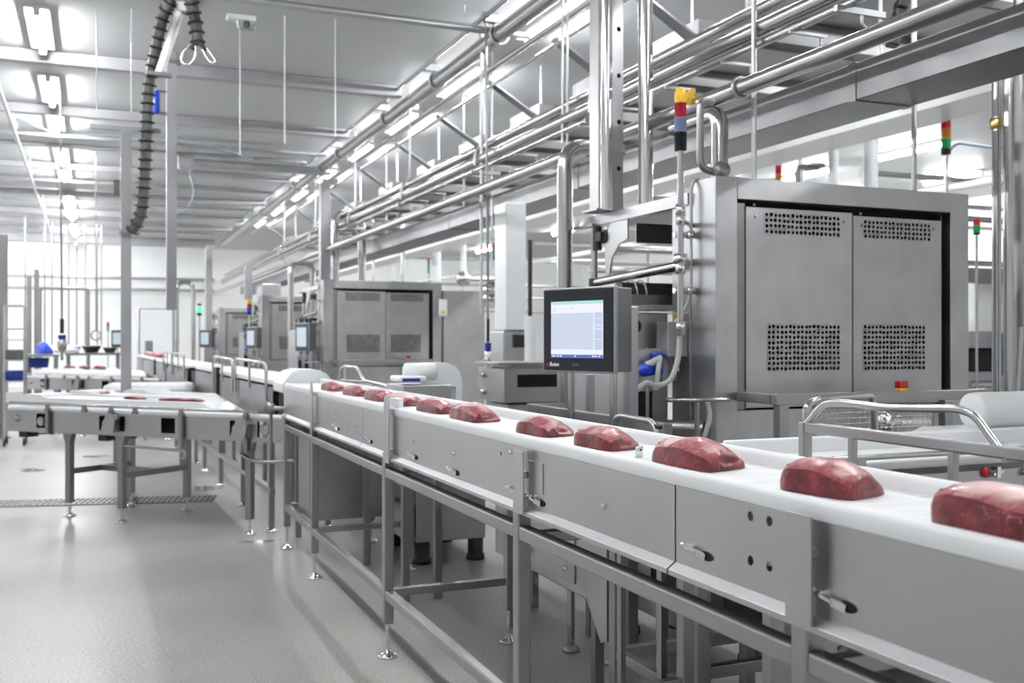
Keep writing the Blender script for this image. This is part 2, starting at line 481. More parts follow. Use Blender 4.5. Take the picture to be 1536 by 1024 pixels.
# =================================================================== CAMERA
cam = bpy.data.cameras.new('camera'); co = bpy.data.objects.new('camera', cam); COL.objects.link(co)
co.location = (0, 0, EYE); co.rotation_euler = (PI/2, 0, -YAW)
cam.sensor_width = 36; cam.lens = FPX / 1536 * 36; cam.clip_start = .05; cam.clip_end = 120
cam.shift_y = -1 / 1536
cam.dof.use_dof = True; cam.dof.focus_distance = 3.0; cam.dof.aperture_fstop = 4.0
scene.camera = co
w = bpy.data.worlds.new('world'); scene.world = w; w.use_nodes = True
w.node_tree.nodes['Background'].inputs['Color'].default_value = (.8, .82, .85, 1)
w.node_tree.nodes['Background'].inputs['Strength'].default_value = .3
scene.view_settings.view_transform = 'Standard'; scene.view_settings.look = 'None'
scene.view_settings.exposure = EXPOSURE; scene.view_settings.gamma = 1
scene.view_settings.use_curve_mapping = False
scene.cycles.use_denoising = True
scene.cycles.max_bounces = 10; scene.cycles.diffuse_bounces = 6; scene.cycles.glossy_bounces = 5
scene.cycles.sample_clamp_indirect = 8

# =================================================================== MAIN CONVEYOR
XN = 1.205          # near side plane of the main line
XF = 1.475
ZB = 1.108          # belt top
def rim_profile(x, y0, y1, side):
    """rounded white edge strip; side = +1: rolled over towards +x (near edge), -1: far edge"""
    pr = []
    zt = 1.114 if side > 0 else 1.142
    for k in range(9):
        t = PI * (1 - k / 8)
        pr.append((x + side*.013 + .013*math.cos(t)*side, zt - .013 + .013*math.sin(t)))
    pr = [(x, 1.076)] + pr + [(x + side*.026, 1.09)]
    o = [Vector((a, y0, z)) for a, z in pr]
    return o, Vector((0, y1 - y0, 0))

mc = thing('main_conveyor', 'long stainless conveyor with white belt carrying the row of steaks', 'conveyor', (1.33, 3.2, 0))
Y0, Y1 = -.7, 6.95; XB_ = 1.786
MB().box(XN+.022, XF-.022, Y0, Y1, ZB-.012, ZB).build('belt', 'belt', mc)
MB().box(XN+.03, XF-.01, 1.56, Y1-.05, .862, .872).build('shade_tray', 'steel_dull', mc)  # tray added to block light and darken the space below
o, v = rim_profile(XN, Y0, Y1, 1); MB().prism(o, v, True).build('edge_strip', 'white_plastic', mc, bev=.002)
o, v = rim_profile(XF, Y0, Y1, -1); MB().prism(o, v, True).build('edge_strip', 'white_plastic', mc, bev=.002)
secs = [(Y0, 1.935), (1.942, 4.765), (4.772, Y1)]
hole_px = [(1116, 774), (1156, 784), (1115, 831), (1155, 844)]
for k, (a, b) in enumerate(secs):
    m = MB(); holes = []
    if k == 0: holes = [(1.60, .148), (1.66, .148), (1.60, .06), (1.66, .06)]
    if k == 1: holes = [(2.98, .135), (2.98, .055), (4.16, .135), (4.16, .06)]
    if k == 2: holes = [(5.02-.1, .14), (5.02-.1, .07), (5.0+.06, .14), (5.0+.06, .07)]
    rr = (.010, .006, .006)[k]
    m.sheet((XN, b, .905), (0, a-b, 0), (0, 0, .172), [(b - y, z, rr) for (y, z) in holes], .003)
    # folded lower flange, catching the light
    m.prism([(XN-.003, a, .907), (XN-.024, a, .892), (XN-.024, a, .880), (XN-.020, a, .880), (XN-.020, a, .890), (XN+.002, a, .905)], (0, b-a, 0))
    m.build('side_panel', 'steel_sheet', mc, bev=.001)
MB().sheet((XF, Y0, .905), (0, Y1-Y0, 0), (0, 0, .172), (), .003).build('side_panel', 'steel_sheet', mc)
m = MB(); m.box(XN+.004, XF-.004, Y1-.003, Y1, .905, 1.085); m.build('end_plate', 'steel_sheet', mc)
for y in (.6, 1.2, 2.2, 2.75, 3.4, 4.0, 4.6, 5.2, 5.8, 6.4):
    m = MB(); m.cyl((XN+.004, y, 1.06), (XF-.004, y, 1.06), .022, 12); m.build('support_roller', 'steel_dull', mc)
XB = 1.786          # far legs
posts = [0.15, 1.49, 2.82, 4.33, 5.93, 6.85]
for i, y in enumerate(posts):
    for x in (XN, XB):
        top = .905 if x == XN else .80
        m = MB(); m.box(x-.022, x+.022, y-.022, y+.022, .15, top); lg = m.build('leg', 'steel', mc, bev=.005)
        m = MB(); m.cyl((x, y, .02), (x, y, .152), .009, 10)
        m.lathe((x, y, 0), [(.0, .0), (.046, 0), (.046, .008), (.040, .014), (.016, .026), (.014, .034), (.0, .034)], 20)
        m.build('levelling_foot', 'chrome', lg)
    m = MB(); m.bar((XN+.022, y, .285), (XB-.022, y, .285), .035, .035)
    m.build('cross_bar', 'steel', mc, bev=.003)
    m = MB(); m.bar((XN+.022, y, .80), (XB-.022, y, .80), .035, .035); m.build('cross_bar', 'steel', mc, bev=.003)
for a, b in zip(posts[:-1], posts[1:]):
    for z in (.82, .28):
        m = MB(); m.bar((XN, a+.022, z), (XN, b-.022, z), .04, .042); m.build('rail', 'steel', mc, bev=.006)
    m = MB(); m.bar((XB, a+.022, .80), (XB, b-.022, .80), .04, .042); m.build('rail', 'steel', mc, bev=.006)
# cover plates over the joints at the legs
for (y, w_, z0, z1, rt) in ((1.482, .073, .892, 1.088, 0), (2.78, .075, .885, 1.07, 0), (4.25, .08, .87, 1.165, 1), (5.885, .06, .87, 1.16, 1)):
    m = MB(); x = XN - .030
    if rt:
        o = [(x, y-w_/2, z0), (x, y+w_/2, z0), (x, y+w_/2, z1-.03)] + [(x, y + w_/2*math.cos(t), z1-.03+.03*math.sin(t)) for t in (PI/6, PI/3, PI/2, 2*PI/3, 5*PI/6)] + [(x, y-w_/2, z1-.03)]
        m.prism(o[::-1], (.005, 0, 0))
    else:
        m.box(x, x+.005, y-w_/2, y+w_/2, z0, z1)
    m.box(x+.005, XN+.001, y-.02, y+.02, z0+.01, z0+.06); m.box(x+.005, XN+.001, y-.02, y+.02, z1-.08, z1-.06)
    m.build('cover_plate', 'steel_sheet', mc, bev=.0015)
# latches and bolts on the side panels
def latch(p, s=1.):
    y, z = p.y, p.z; x = XN - .003
    m = MB(); m.cyl((x, y+.026*s, z+.006*s), (x-.016*s, y+.026*s, z+.006*s), .0075*s, 10)
    m.bar((x-.012*s, y+.036*s, z+.008*s), (x-.012*s, y-.008*s, z), .010*s, .006*s)
    m.bar((x-.012*s, y-.004*s, z), (x-.005*s, y-.034*s, z-.006*s), .007*s, .014*s)
    m.ball((x-.013*s, y+.042*s, z+.009*s), .006*s, 8)
    l = m.build('latch', 'chrome', mc)
    m = MB(); m.prism([(x-.0005, y-.03*s+.028*s*math.cos(t)*.9, z-.004*s+.010*s*math.sin(t)) for t in [2*PI*i/14 for i in range(14)]], (-.0012, 0, 0))
    m.build('latch_slot', 'cavity', l)
for px, py, s in ((1050, 827, 1.), (1255, 900, 1.), (683, 706, 1.0), (808, 750, 1.0), (556, 660, 1.0), (507, 641, 1.0), (622, 683, 1.0), (770, 733, .8)):
    latch(P(px, py, X=XN), s)
for px, py in ((908, 758), (683, 680), (622, 660), (768, 678), (505, 617), (505, 626)):
    p = P(px, py, X=XN); x = XN - .003
    m = MB(); m.lathe((x, p.y, p.z), [(.0, -.001), (.0075, -.001), (.0075, .004), (.005, .007), (0, .007)], 12, axis=(-1, 0, 0)); m.build('bolt', 'chrome', mc)
# small raised seam panel left of the mid joint
m = MB(); p = P(806, 727, X=XN); m.box(XN-.006, XN-.003, p.y-.05, p.y+.05, .955, 1.045); m.build('hatch_plate', 'steel_sheet', mc, bev=.001)
# side guide post (short pin standing at the belt edge)
p = P(958, 684, Z=ZB)
m = MB(); m.lathe((1.262, 2.205, ZB), [(0, 0), (.010, 0), (.010, .026), (.0085, .028), (0, .028)], 16); m.build('guide_pin', 'chrome', mc)
# white wedge at the second cover plate
m = MB(); m.prism([(XN+.002, 4.17, ZB), (XN+.035, 4.20, ZB), (XN+.035, 4.29, ZB), (XN+.005, 4.35, ZB)], (0, 0, .042)); m.build('guide_block', 'white_plastic', mc, bev=.01)

# =================================================================== STEAKS
def steak_mesh(seed, L, Dp, H, tail=.45, fat=()):
    """long axis along local y, cut face at -x"""
    rnd = random.Random(seed); off = Vector((rnd.uniform(-9, 9), rnd.uniform(-9, 9), seed * 3.1))
    na, nb, nc = 40, 20, 12
    idx = {}; vs = []; fs = []
    def pos(a, b, c):   # -1..1, 0..1, 0..1
        # plan outline: flat cut face in front, rounded behind
        e = math.sqrt(max(0, 1 - abs(a) ** 5)) * .62 + .38
        top = 1 - tail * max(0, -a - .05) ** 1.3 - .16 * max(0, a) ** 2
        endr = (1 - max(0, abs(a) - .86) / .14 * .14)
        fb = (.68 + .32 * math.sin(PI/2 * min(1, b / .42)) ** .8) if b < .42 else 1 - .55 * ((b - .42) / .58) ** 2
        hh = H * top * endr * fb
        x = -Dp/2 + Dp * b * e + (.012 * abs(a) ** 4 if b < .5 else 0)
        y = a * L/2 * (1 - .05 * b)
        z = hh * c
        x += Dp * .02 * c ** 3 * (1 - b) ** 2 - Dp * .08 * c**4 * b**2
        y *= 1 - .045 * c ** 2 - .02 * (1 - c) ** 6
        p = Vector((x, y, z))
        q = p * 9 + off
        d = noise.noise_vector(q) * .0065 + noise.noise_vector(q * 2.7) * .0022 + noise.noise_vector(q * 8) * .0010
        if c == 0: d.z = 0
        return p + d
    def V(i, j, k):
        if (i, j, k) not in idx:
            idx[(i, j, k)] = len(vs); vs.append(pos(-1 + 2*i/na, j/nb, k/nc))
        return idx[(i, j, k)]
    for i in range(na):
        for j in range(nb):
            fs.append((V(i,j,0), V(i,j+1,0), V(i+1,j+1,0), V(i+1,j,0)))
            fs.append((V(i,j,nc), V(i+1,j,nc), V(i+1,j+1,nc), V(i,j+1,nc)))
        for k in range(nc):
            fs.append((V(i,0,k), V(i+1,0,k), V(i+1,0,k+1), V(i,0,k+1)))
            fs.append((V(i,nb,k), V(i,nb,k+1), V(i+1,nb,k+1), V(i+1,nb,k)))
    for j in range(nb):
        for k in range(nc):
            fs.append((V(0,j,k), V(0,j,k+1), V(0,j+1,k+1), V(0,j+1,k)))
            fs.append((V(na,j,k), V(na,j+1,k), V(na,j+1,k+1), V(na,j,k+1)))
    z0 = min(p.z for p in vs)
    me = bpy.data.meshes.new('beef_steak'); me.from_pydata([(p.x, p.y, max(0, p.z)) for p in vs], [], [tuple(reversed(f)) for f in fs])
    me.polygons.foreach_set('use_smooth', [True] * len(fs)); me.materials.append(MATS['meat']); me.update()
    fa = me.attributes.new('fat_cover', 'FLOAT', 'POINT'); val = [0.] * len(vs)
    for (i, j, k), v in idx.items():
        for (ca, cb, ra, rb) in fat:
            r2 = ((-1 + 2*i/na - ca) / ra) ** 2 + ((j/nb - cb) / rb) ** 2
            val[v] = max(val[v], min(1, max(0, 1.3 - r2)))
    fa.data.foreach_set('value', val)
    front = {v for (i, j, k), v in idx.items() if j == 0 and k == nc}
    for ed in me.edges:
        if ed.vertices[0] in front and ed.vertices[1] in front: ed.use_edge_sharp = True
    return me
steak_specs = [   # px left, right (bottom front corners), y of those, depth, height, tail, label
    ((1372, 786), (1640, 836), .16, .070, .30, 'beef steak cut off by the right edge of the photo, broad pale fat on top'),
    ((1160, 735), (1302, 757), .165, .066, .40, 'second nearest beef steak, standing right of the cover plate, whitish skin on its sloping end'),
    ((968, 693), (1100, 716), .165, .064, .38, 'third nearest beef steak, just right of the short steel pin'),
    ((841, 668), (943, 684), .15, .058, .50, 'fourth nearest beef steak, just left of the short steel pin'),
    ((750, 649), (840, 660), .15, .056, .50, 'fifth nearest beef steak on the belt, below the touch screen'),
    ((654, 627), (729, 638), .15, .060, .40, 'sixth nearest beef steak on the belt, left of a wide gap'),
    ((602, 615), (658, 626), .14, .055, .45, 'beef steak just right of the tall round-topped cover plate'),
    ((556, 605), (608, 613), .14, .054, .45, 'pale fatty beef steak just left of the tall round-topped cover plate'),
    ((518, 598), (564, 606), .14, .054, .45, 'third farthest beef steak on the main belt'),
    ((487, 591), (527, 598), .14, .052, .45, 'second farthest beef steak on the main belt'),
    ((457, 584), (496, 590), .14, .052, .45, 'farthest beef steak on the main belt, beside the white chute'),
]
for i, (l, r, dp, hh, tail, lab) in enumerate(steak_specs):
    a, b = P(*l, Z=ZB), P(*r, Z=ZB)
    a.x = max(1.24, min(a.x, 1.275)); b.x = max(1.24, min(b.x, 1.30))
    if i >= 6: a.x, b.x = 1.25, 1.275
    b = a + (b - a) * (.80 if i in (0, 1) else .64 if i == 3 else .72); d = b - a; L = min(d.length * 1.04, .28); dp *= .88
    me = steak_mesh(i + 3, L, dp, hh, tail, {0: [(.1, .35, .75, .30)], 1: [(-.5, .35, .40, .35)], 2: [(.40, .25, .28, .25)], 5: [(-.1, .3, .5, .2)], 7: [(0, .4, .9, .5)]}.get(i, ()))
    o = bpy.data.objects.new('beef_steak', me); COL.objects.link(o)
    ang = math.atan2(d.y, d.x) + PI/2      # local -y end is the right (near) end
    mid = (a + b) / 2 + Vector((math.cos(ang), math.sin(ang), 0)) * dp * .46
    o.location = (mid.x, mid.y, ZB + .001); o.rotation_euler = (0, 0, ang)
    o['label'] = lab; o['category'] = 'steak'; o['kind'] = 'thing'; o['group'] = 'raw steaks on the main belt'

# =================================================================== TOUCH SCREEN PANEL
def make_hmi(label, pos, rz, z0, far=False):
    """local: face at y = 0 looking to -y, spans x 0..-.43 to the left, origin at right lower front corner on the floor"""
    t = thing('touch_screen', label, 'touch screen', pos, local=True)
    t.rotation_euler = (0, 0, rz)
    W, H, D = .425, .372, .115
    m = MB(); m.box(-W, 0, .022, D, z0+.004, z0+H-.004); m.build('housing', 'steel_dark', t, bev=.004)
    m = MB(); m.box(-W-.003, .003, .0, .020, z0-.003, z0+H+.003); m.build('front_frame', 'steel', t, bev=.004)
    m = MB(); m.box(-W+.005, -.007, -.003, .002, z0+.005, z0+H-.005); m.build('bezel', 'bezel', t, bev=.002)
    sx0, sx1, sz0, sz1 = -W+.052, -.062, z0+.062, z0+H-.058
    s = MB().box(sx0, sx1, -.0042, -.002, sz0, sz1).build('screen', 'screen_blue' if not far else 'screen_far', t)
    if not far:
        h = sz1 - sz0; wd = sx1 - sx0
        q = lambda nm, a, b, c, d, mat: MB().box(sx0+wd*a, sx0+wd*b, -.0050, -.0040, sz0+h*c, sz0+h*d).build(nm, mat, s)
        q('title_bar', 0, 1, .945, 1, 'screen_mint'); q('tool_bar', 0, 1, .79, .945, 'screen_white')
        q('task_bar', 0, 1, 0, .06, 'screen_bar'); q('status_bar', 0, 1, .06, .15, 'screen_white')
        q('side_bar', .845, .985, .15, .79, 'screen_side'); q('divider', .825, .845, .15, .82, 'screen_white'); q('divider', .985, 1, .15, .79, 'screen_white')
        for c in (.50, .56, .32, .68): q('side_row', .85, .98, c, c+.018, 'screen_white')
        m = MB()
        for a, b in ((.02,.07),(.075,.09),(.12,.16),(.18,.22),(.46,.49),(.80,.84),(.86,.89),(.92,.95)):
            m = MB(); m.box(sx0+wd*a, sx0+wd*b, -.0055, -.0049, sz0+h*.02, sz0+h*.045); m.build('task_icon', 'screen_white', s)
        m = MB()
        for a, b, c in ((.03,.10,.86),(.11,.12,.86),(.03,.10,.82),(.23,.26,.86),(.40,.46,.87),(.93,.96,.90)):
            m = MB(); m.box(sx0+wd*a, sx0+wd*b, -.0055, -.0049, sz0+h*c, sz0+h*(c+.012)); m.build('tool_icon', 'screen_side', s)
        m = MB(); m.prism([(-W+.020, -.0032, z0+.024), (-W+.036, -.0032, z0+.024), (-W+.036, -.0032, z0+.032), (-W+.030, -.0032, z0+.040), (-W+.022, -.0032, z0+.036)], (0, -.001, 0)); m.build('maker_mark', 'gloss_red', t)
        m = MB(); x = -W+.044
        for wd2, hh in ((.003,.018),(.007,.018),(.003,.010),(.005,.010),(.003,.016),(.006,.013),(.003,.013),(.006,.012),(.004,.013)):
            m.box(x, x+wd2, -.0042, -.0030, z0+.024, z0+.024+hh); x += wd2 + .002
        m.build('maker_lettering', 'white_paint', t)
        m = MB(); x = -W/2 - .03
        for k in range(6): m.box(x, x+.004, -.0040, -.0030, z0+.026+.004*(k % 2), z0+.036+.004*(k % 2)); x += .007
        m.build('faint_mark', 'hose_grey', t)
    for x in (-.30, -.05):
        m = MB(); m.cyl((x, .05, .03), (x, .05, z0), .017, 12); m.build('post', 'pipe_steel', t)
        m = MB(); m.lathe((x, .05, 0), [(0, 0), (.04, 0), (.04, .010), (.02, .03), (0, .03)], 16); m.build('foot', 'steel', t)
    return t
HM = (2.055, 3.80); HRZ = math.atan2(-.93, .36)   # local +x -> (.36,-.93)
make_hmi('touch screen panel with glowing pale blue display beside the nearest machine', (HM[0], HM[1], 0), HRZ, 1.262)
# =================================================================== PACKAGING MACHINE
MX, MY = 3.0, 4.443
def door(t, x0, x1, z0, z1, y, grilles, detail=True):
    """sheet door facing -y with perforated fields"""
    holes = []
    m = MB()
    cuts = []
    for (gx0, gx1, gz0, gz1, nx, nz) in grilles: cuts.append((gx0-x0, gx1-x0, gz0-z0, gz1-z0))
    m.sheet((x1, y, z0), (x0-x1, 0, 0), (0, 0, z1-z0), (), .003, [(x1-gx1, x1-gx0, gz0-z0, gz1-z0) for (gx0, gx1, gz0, gz1, nx, nz) in grilles])
    # returned edges of the door tray
    m.box(x0, x0+.004, y, y+.03, z0, z1); m.box(x1-.004, x1, y, y+.03, z0, z1); m.box(x0, x1, y, y+.03, z1-.004, z1); m.box(x0, x1, y, y+.03, z0, z0+.004)
    d = m.build('door', 'steel_panel', t)
    for (gx0, gx1, gz0, gz1, nx, nz) in grilles:
        g = MB(); sx, sz = (gx1-gx0)/nx, (gz1-gz0)/nz; rnd = random.Random(7)
        pt = lambda u, v, k: Vector((gx1 - u, y - .003*k + .001, gz0 + v))
        for i in range(nx):
            for j in range(nz):
                g._cell(pt, i*sx, (i+1)*sx, j*sz, (j+1)*sz, (i*sx+sx/2 + rnd.uniform(-.10,.10)*sx, j*sz+sz/2 + rnd.uniform(-.08,.08)*sz, min(sx, sz)*rnd.uniform(.36,.44)), 8)
        g.build('perforated_grille', 'steel_panel', d)
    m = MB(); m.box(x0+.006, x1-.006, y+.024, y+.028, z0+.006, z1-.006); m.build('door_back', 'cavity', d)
    m = MB()
    for x, z in ((x0+.06, z1-.05), (x1-.06, z1-.05), (x0+.05, z1+.012)):
        m.lathe((x, y, z), [(0, 0), (.009, 0), (.007, .006), (0, .006)], 10, axis=(0, -1, 0))
    m.build('screw', 'steel', d)
    return d

def make_machine(label, n, loc):
    t = thing('packaging_machine', label, 'machine', (MX, MY, 0))
    x0, x1, y = MX, MX+1.762, MY
    zt = 2.263
    m = MB(); m.box(x0, x0+.135, y, y+.235, .12, zt-.0); m.build('front_post', 'steel_panel', t, bev=.004)
    m = MB(); m.box(x1-.14, x1, y, y+.235, .12, zt); m.build('front_post', 'steel_panel', t, bev=.004)
    m = MB(); m.box(x0+.136, x1-.141, y, y+.235, zt-.115, zt); m.build('top_beam', 'steel_panel', t, bev=.004)
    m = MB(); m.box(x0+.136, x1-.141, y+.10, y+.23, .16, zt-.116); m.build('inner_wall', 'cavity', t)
    m = MB(); m.box(x0+.136, x0+.195, y+.02, y+.098, 1.035, 2.13); m.build('door_jamb', 'steel_dull', t)
    m = MB(); m.box(x1-.195, x1-.19, y+.02, y+.098, 1.035, 2.13); m.build('door_jamb', 'steel_dull', t)
    door(t, 3.197, 3.908, 1.043, 2.112, y+.012, [(3.318, 3.822, 1.972, 2.090, 18, 4), (3.334, 3.822, 1.236, 1.490, 18, 9)])
    door(t, 3.914, 4.562, 1.043, 2.098, y+.012, [(3.985, 4.479, 1.975, 2.078, 17, 4), (3.985, 4.438, 1.232, 1.492, 17, 9)])
    m = MB(); m.box(x0+.14, x1-.145, y+.03, y+.05, .2, 1.03); m.build('lower_panel', 'steel_panel', t, bev=.003)
    m = MB(); m.box(x0+.55, x1-.02, y+.24, y+1.3, .2, zt-.06); m.build('rear_body', 'steel_panel', t, bev=.005)
    # side: tall plate beside the post with fittings
    m = MB(); m.box(x0-.005, x0+.012, y+.236, y+.42, .2, 2.20); m.build('side_plate', 'steel_panel', t, bev=.002)
    # top side beam and roof tray
    m = MB(); m.prism([(x0-.02, y+.24, 2.14), (x0-.02, y+1.50, 2.14), (x0-.02, y+1.56, 2.155), (x0-.02, y+1.56, 2.17), (x0-.02, y+1.50, 2.205), (x0-.02, y+.24, 2.205)][::-1], (.05, 0, 0)); m.build('side_beam', 'steel_panel', t, bev=.003)
    m = MB(); m.box(x0+.03, x0+.5, y+.24, y+1.45, 2.17, 2.185); m.build('roof_tray', 'steel_dull', t)
    m = MB(); m.box(x0-.06, x0+.0, y+1.30, y+1.58, 2.135, 2.148); m.build('beam_lip', 'steel_panel', t)
    # cross bracket with punched marks
    rnd = random.Random(4); hs = []
    for k in range(14):
        hs.append((.04 + .028*k, .03 + rnd.random()*.06, .004))
    m = MB(); m.sheet((x0+.45, y+.80, 1.985), (-.47, 0, 0), (0, 0, .115), hs, .006); m.box(x0-.02, x0+.45, y+.80, y+.86, 1.985, 1.992)
    m.build('cross_bracket', 'steel_panel', t)
    m = MB(); yy = y+.92
    o = [(x0-.012, yy+.0, 2.14), (x0-.012, yy+.22, 2.14), (x0-.012, yy+.30, 2.02), (x0-.012, yy+.28, 1.80), (x0-.012, yy+.24, 1.80), (x0-.012, yy+.20, 1.92), (x0-.012, yy+.10, 2.0), (x0-.012, yy, 2.02)]
    m.prism(o, (.01, 0, 0)); m.build('gusset', 'steel_panel', t)
    # black joint and round rods
    m = MB(); m.cyl((x0-.02, y+1.22, 2.06), (x0+.06, y+1.22, 2.06), .045, 14); m.cyl((x0-.02, y+1.30, 1.98), (x0-.02, y+1.30, 2.13), .03, 12); m.cbox((x0-.02, y+1.26, 2.06), .05, .10, .06); m.build('clamp_joint', 'black_rubber', t, bev=.004)
    m = MB(); m.cyl((x0-.02, y+1.34, 1.70), (x0-.02, y+1.34, 2.12), .022, 12); m.build('upright_rod', 'pipe_steel', t)
    m = MB(); m.cyl((x0-.02, y+1.34, 1.60), (x0-.02, y+1.34, 1.80), .036, 12); m.cyl((x0-.02, y+1.34, 1.70), (x0-.02, y+.95, 1.69), .02, 10); m.build('clamp_joint', 'black_rubber', t)
    m = MB(); m.cyl((x0-.02, y+1.30, 1.775), (x0-.02, y+.28, 1.815), .028, 14); m.build('side_rod', 'pipe_steel', t)
    # black film rollers and the steel tray below them
    for dy, z, r in ((.62, 1.665, .07), (.86, 1.66, .06)):
        m = MB(); m.cyl((x0-.24, y+dy, z), (x0+.44, y+dy, z), r, 18); m.build('film_roller', 'dark_film', t)
    m = MB(); m.box(x0-.22, x0+.5, y+.50, y+.55, 1.60, 1.66); m.build('roller_tray', 'steel_dull', t, bev=.003)
    m = MB(); m.ring((x0-.1, y+.62, 1.665), (1, 0, 0), .082, .006, 18, 6); m.ring((x0-.16, y+.62, 1.665), (1, 0, 0), .082, .006, 18, 6); m.build('roller_collar', 'steel', t)
    m = MB(); m.box(x0-.30, x0+.0, y+.40, y+.46, 1.565, 1.60); m.build('tray_edge', 'steel', t, bev=.003)
    # infeed body below
    m = MB(); m.box(x0-.28, x0-.02, y+.44, y+1.15, .22, 1.555); m.build('infeed_body', 'steel_panel', t, bev=.006)
    m = MB(); m.box(x0-.27, x0-.02, y+.34, y+.44, 1.175, 1.355); m.build('terminal_box', 'steel_panel', t, bev=.004)
    m = MB(); m.box(x0-.125, x0-.10, y+.33, y+.44, 1.17, 1.36); m.build('box_flange', 'steel', t)
    m = MB(); m.box(x0-.27, x0-.13, y+.425, y+.445, .85, 1.12); m.build('dark_opening', 'cavity', t)
    m = MB(); m.lathe((x0-.24, y+.44, 1.48), [(.022, 0), (.022, .008), (.040, .008), (.040, .016), (.03, .02)], 18, axis=(0, -1, 0)); m.build('sight_ring', 'black_rubber', t)
    # blue connectors
    m = MB(); m.cbox((x0-.165, y+.315, 1.275), .055, .05, .12); m.build('blue_plug', 'blue', t, bev=.012)
    m = MB(); m.lathe((x0-.245, y+.30, 1.245), [(0, -.03), (.036, -.02), (.040, .03), (.02, .05), (0, .05)], 14, axis=(.3, -.8, .2)); m.build('blue_plug', 'blue', t)
    m = MB(); m.tube(fillet([(x0-.17, y+.28, 1.31), (x0-.19, y+.24, 1.31), (x0-.215, y+.22, 1.24), (x0-.215, y+.24, 1.14)], .03), .014, 8); m.cyl((x0-.25, y+.28, 1.27), (x0-.20, y+.24, 1.30), .02, 10); m.build('cable_gland', 'cable_grey', t)
    # valve box
    m = MB(); m.box(x0-.13, x0-.006, y+.26, y+.38, 1.315, 1.50); m.box(x0-.135, x0-.0, y+.255, y+.385, 1.497, 1.503); m.build('valve_box', 'steel_panel', t, bev=.004)
    m = MB(); m.cyl((x0-.05, y+.32, 1.50), (x0-.05, y+.32, 1.545), .014, 10); m.bar((x0-.05, y+.33, 1.55), (x0-.0, y+.27, 1.553), .012, .008); m.build('valve', 'brass', t)
    m = MB(); m.ring((x0-.06, y+.30, 1.24), (1, .3, 0), .02, .009, 14, 6); m.cyl((x0-.06, y+.30, 1.26), (x0-.06, y+.30, 1.31), .012, 8); m.build('drain_elbow', 'chrome', t)
    # conduit down the side of the post
    m = MB(); m.tube(fillet([(x0+.06, y+.20, 2.263), (x0-.005, y+.19, 2.275), (x0-.03, y+.19, 2.22), (x0-.03, y+.19, 1.66), (x0-.04, y+.22, 1.58), (x0-.09, y+.25, 1.50)], .05), .009, 8); m.build('conduit', 'cable_grey', t)
    m = MB()
    for z in (1.97, 1.67): m.cyl((x0-.13, y+.2, z), (x0-.005, y+.2, z), .018, 12); m.lathe((x0-.03, y+.19, z), [(.0, -.02), (.022, -.02), (.022, .02), (0, .02)], 12)
    m.build('conduit_clamp', 'chrome', t)
    # foot rail, handle loop and lower fittings
    m = MB(); m.tube(fillet([(x0-.26, y+.0, 1.095), (x0+.05, y-.06, 1.095), (x0+.05, y-.0, 1.095), (x0-.26, y+.06, 1.095)], .02) , .011, 8, closed=True); m.build('loop_handle', 'pipe_steel', t)
    m = MB(); m.cyl((x0-.115, y+.0, .1), (x0-.115, y+.0, 1.09), .014, 10); m.build('loop_post', 'pipe_steel', t)
    m = MB(); m.tube(fillet([(x0-.05, y-.0, 1.08), (x0-.03, y, 1.0), (x0-.06, y+.02, .9), (x0-.04, y+.05, .8)], .06), .013, 8); m.build('hose', 'cable_grey', t)
    m = MB(); m.cyl((x0-.15, y+.3, .93), (x0+.0, y+.1, .93), .045, 14); m.build('motor', 'steel', t)
    m = MB(); m.cyl((x0-.20, y+.36, .2), (x0-.20, y+.36, 1.36), .012, 10); m.build('thin_post', 'pipe_steel', t)
    for x, yy in ((x0+.07, y+.12), (x1-.07, y+.12), (x0-.2, y+.5), (x0-.2, y+1.1), (x1-.1, y+1.2)):
        m = MB(); m.lathe((x, yy, 0), [(0, 0), (.06, 0), (.06, .02), (.03, .05), (.025, .23), (0, .23)], 16); m.build('machine_foot', 'black_rubber', t)
    return t
near_machine = make_machine('nearest tall stainless packaging machine with two perforated doors', 0, None)
for (x, y, lab, sc) in ((3.0, 14.15, 'second nearest stainless packaging machine with two perforated doors, left of the grey side cabinet', 1),
                        (2.97, 19.6, 'third nearest stainless packaging machine, partly hidden behind the one with the grey side cabinet', 1),
                        (3.05, 27.2, 'farthest stainless packaging machine, near the white back wall', 1)):
    dup(near_machine, (x, y, 0), None, lab)

def stack_light(label, base, parts, pole_z0, r=.032, group=None, name='stack_light', pole_r=.012):
    """base: x, y and z of the lowest module; PARTS from the bottom: (material, height)"""
    x, y, z = base
    t = thing(name, label, 'signal light', (x, y, pole_z0), group)
    m = MB(); m.cyl((x, y, pole_z0), (x, y, z), pole_r, 10); m.build('pole', 'pipe_steel', t)
    for mat, h in parts:
        m = MB()
        if mat == 'dome':
            m.lathe((x, y, z), [(r*.9, 0), (r*1.0, h*.3), (r*.98, h*.65), (r*.75, h*.92), (0, h)], 16); m.build('beacon_dome', 'gloss_yellow', t)
        else:
            m.lathe((x, y, z), [(0, 0), (r*.92, 0), (r, .004), (r, h-.006), (r*1.06, h-.005), (r*1.06, h), (0, h)], 18)
            nm = {'black': 'base_module', 'bezel': 'base_module', 'gloss_red': 'red_lens', 'gloss_orange': 'orange_lens', 'gloss_green': 'green_lens', 'green_lit': 'green_lens', 'clear_blue': 'clear_lens', 'blue': 'blue_lens', 'gloss_yellow': 'yellow_lens', 'teal': 'teal_lens'}[mat]
            m.build(nm, mat, t)
        z += h
    return t
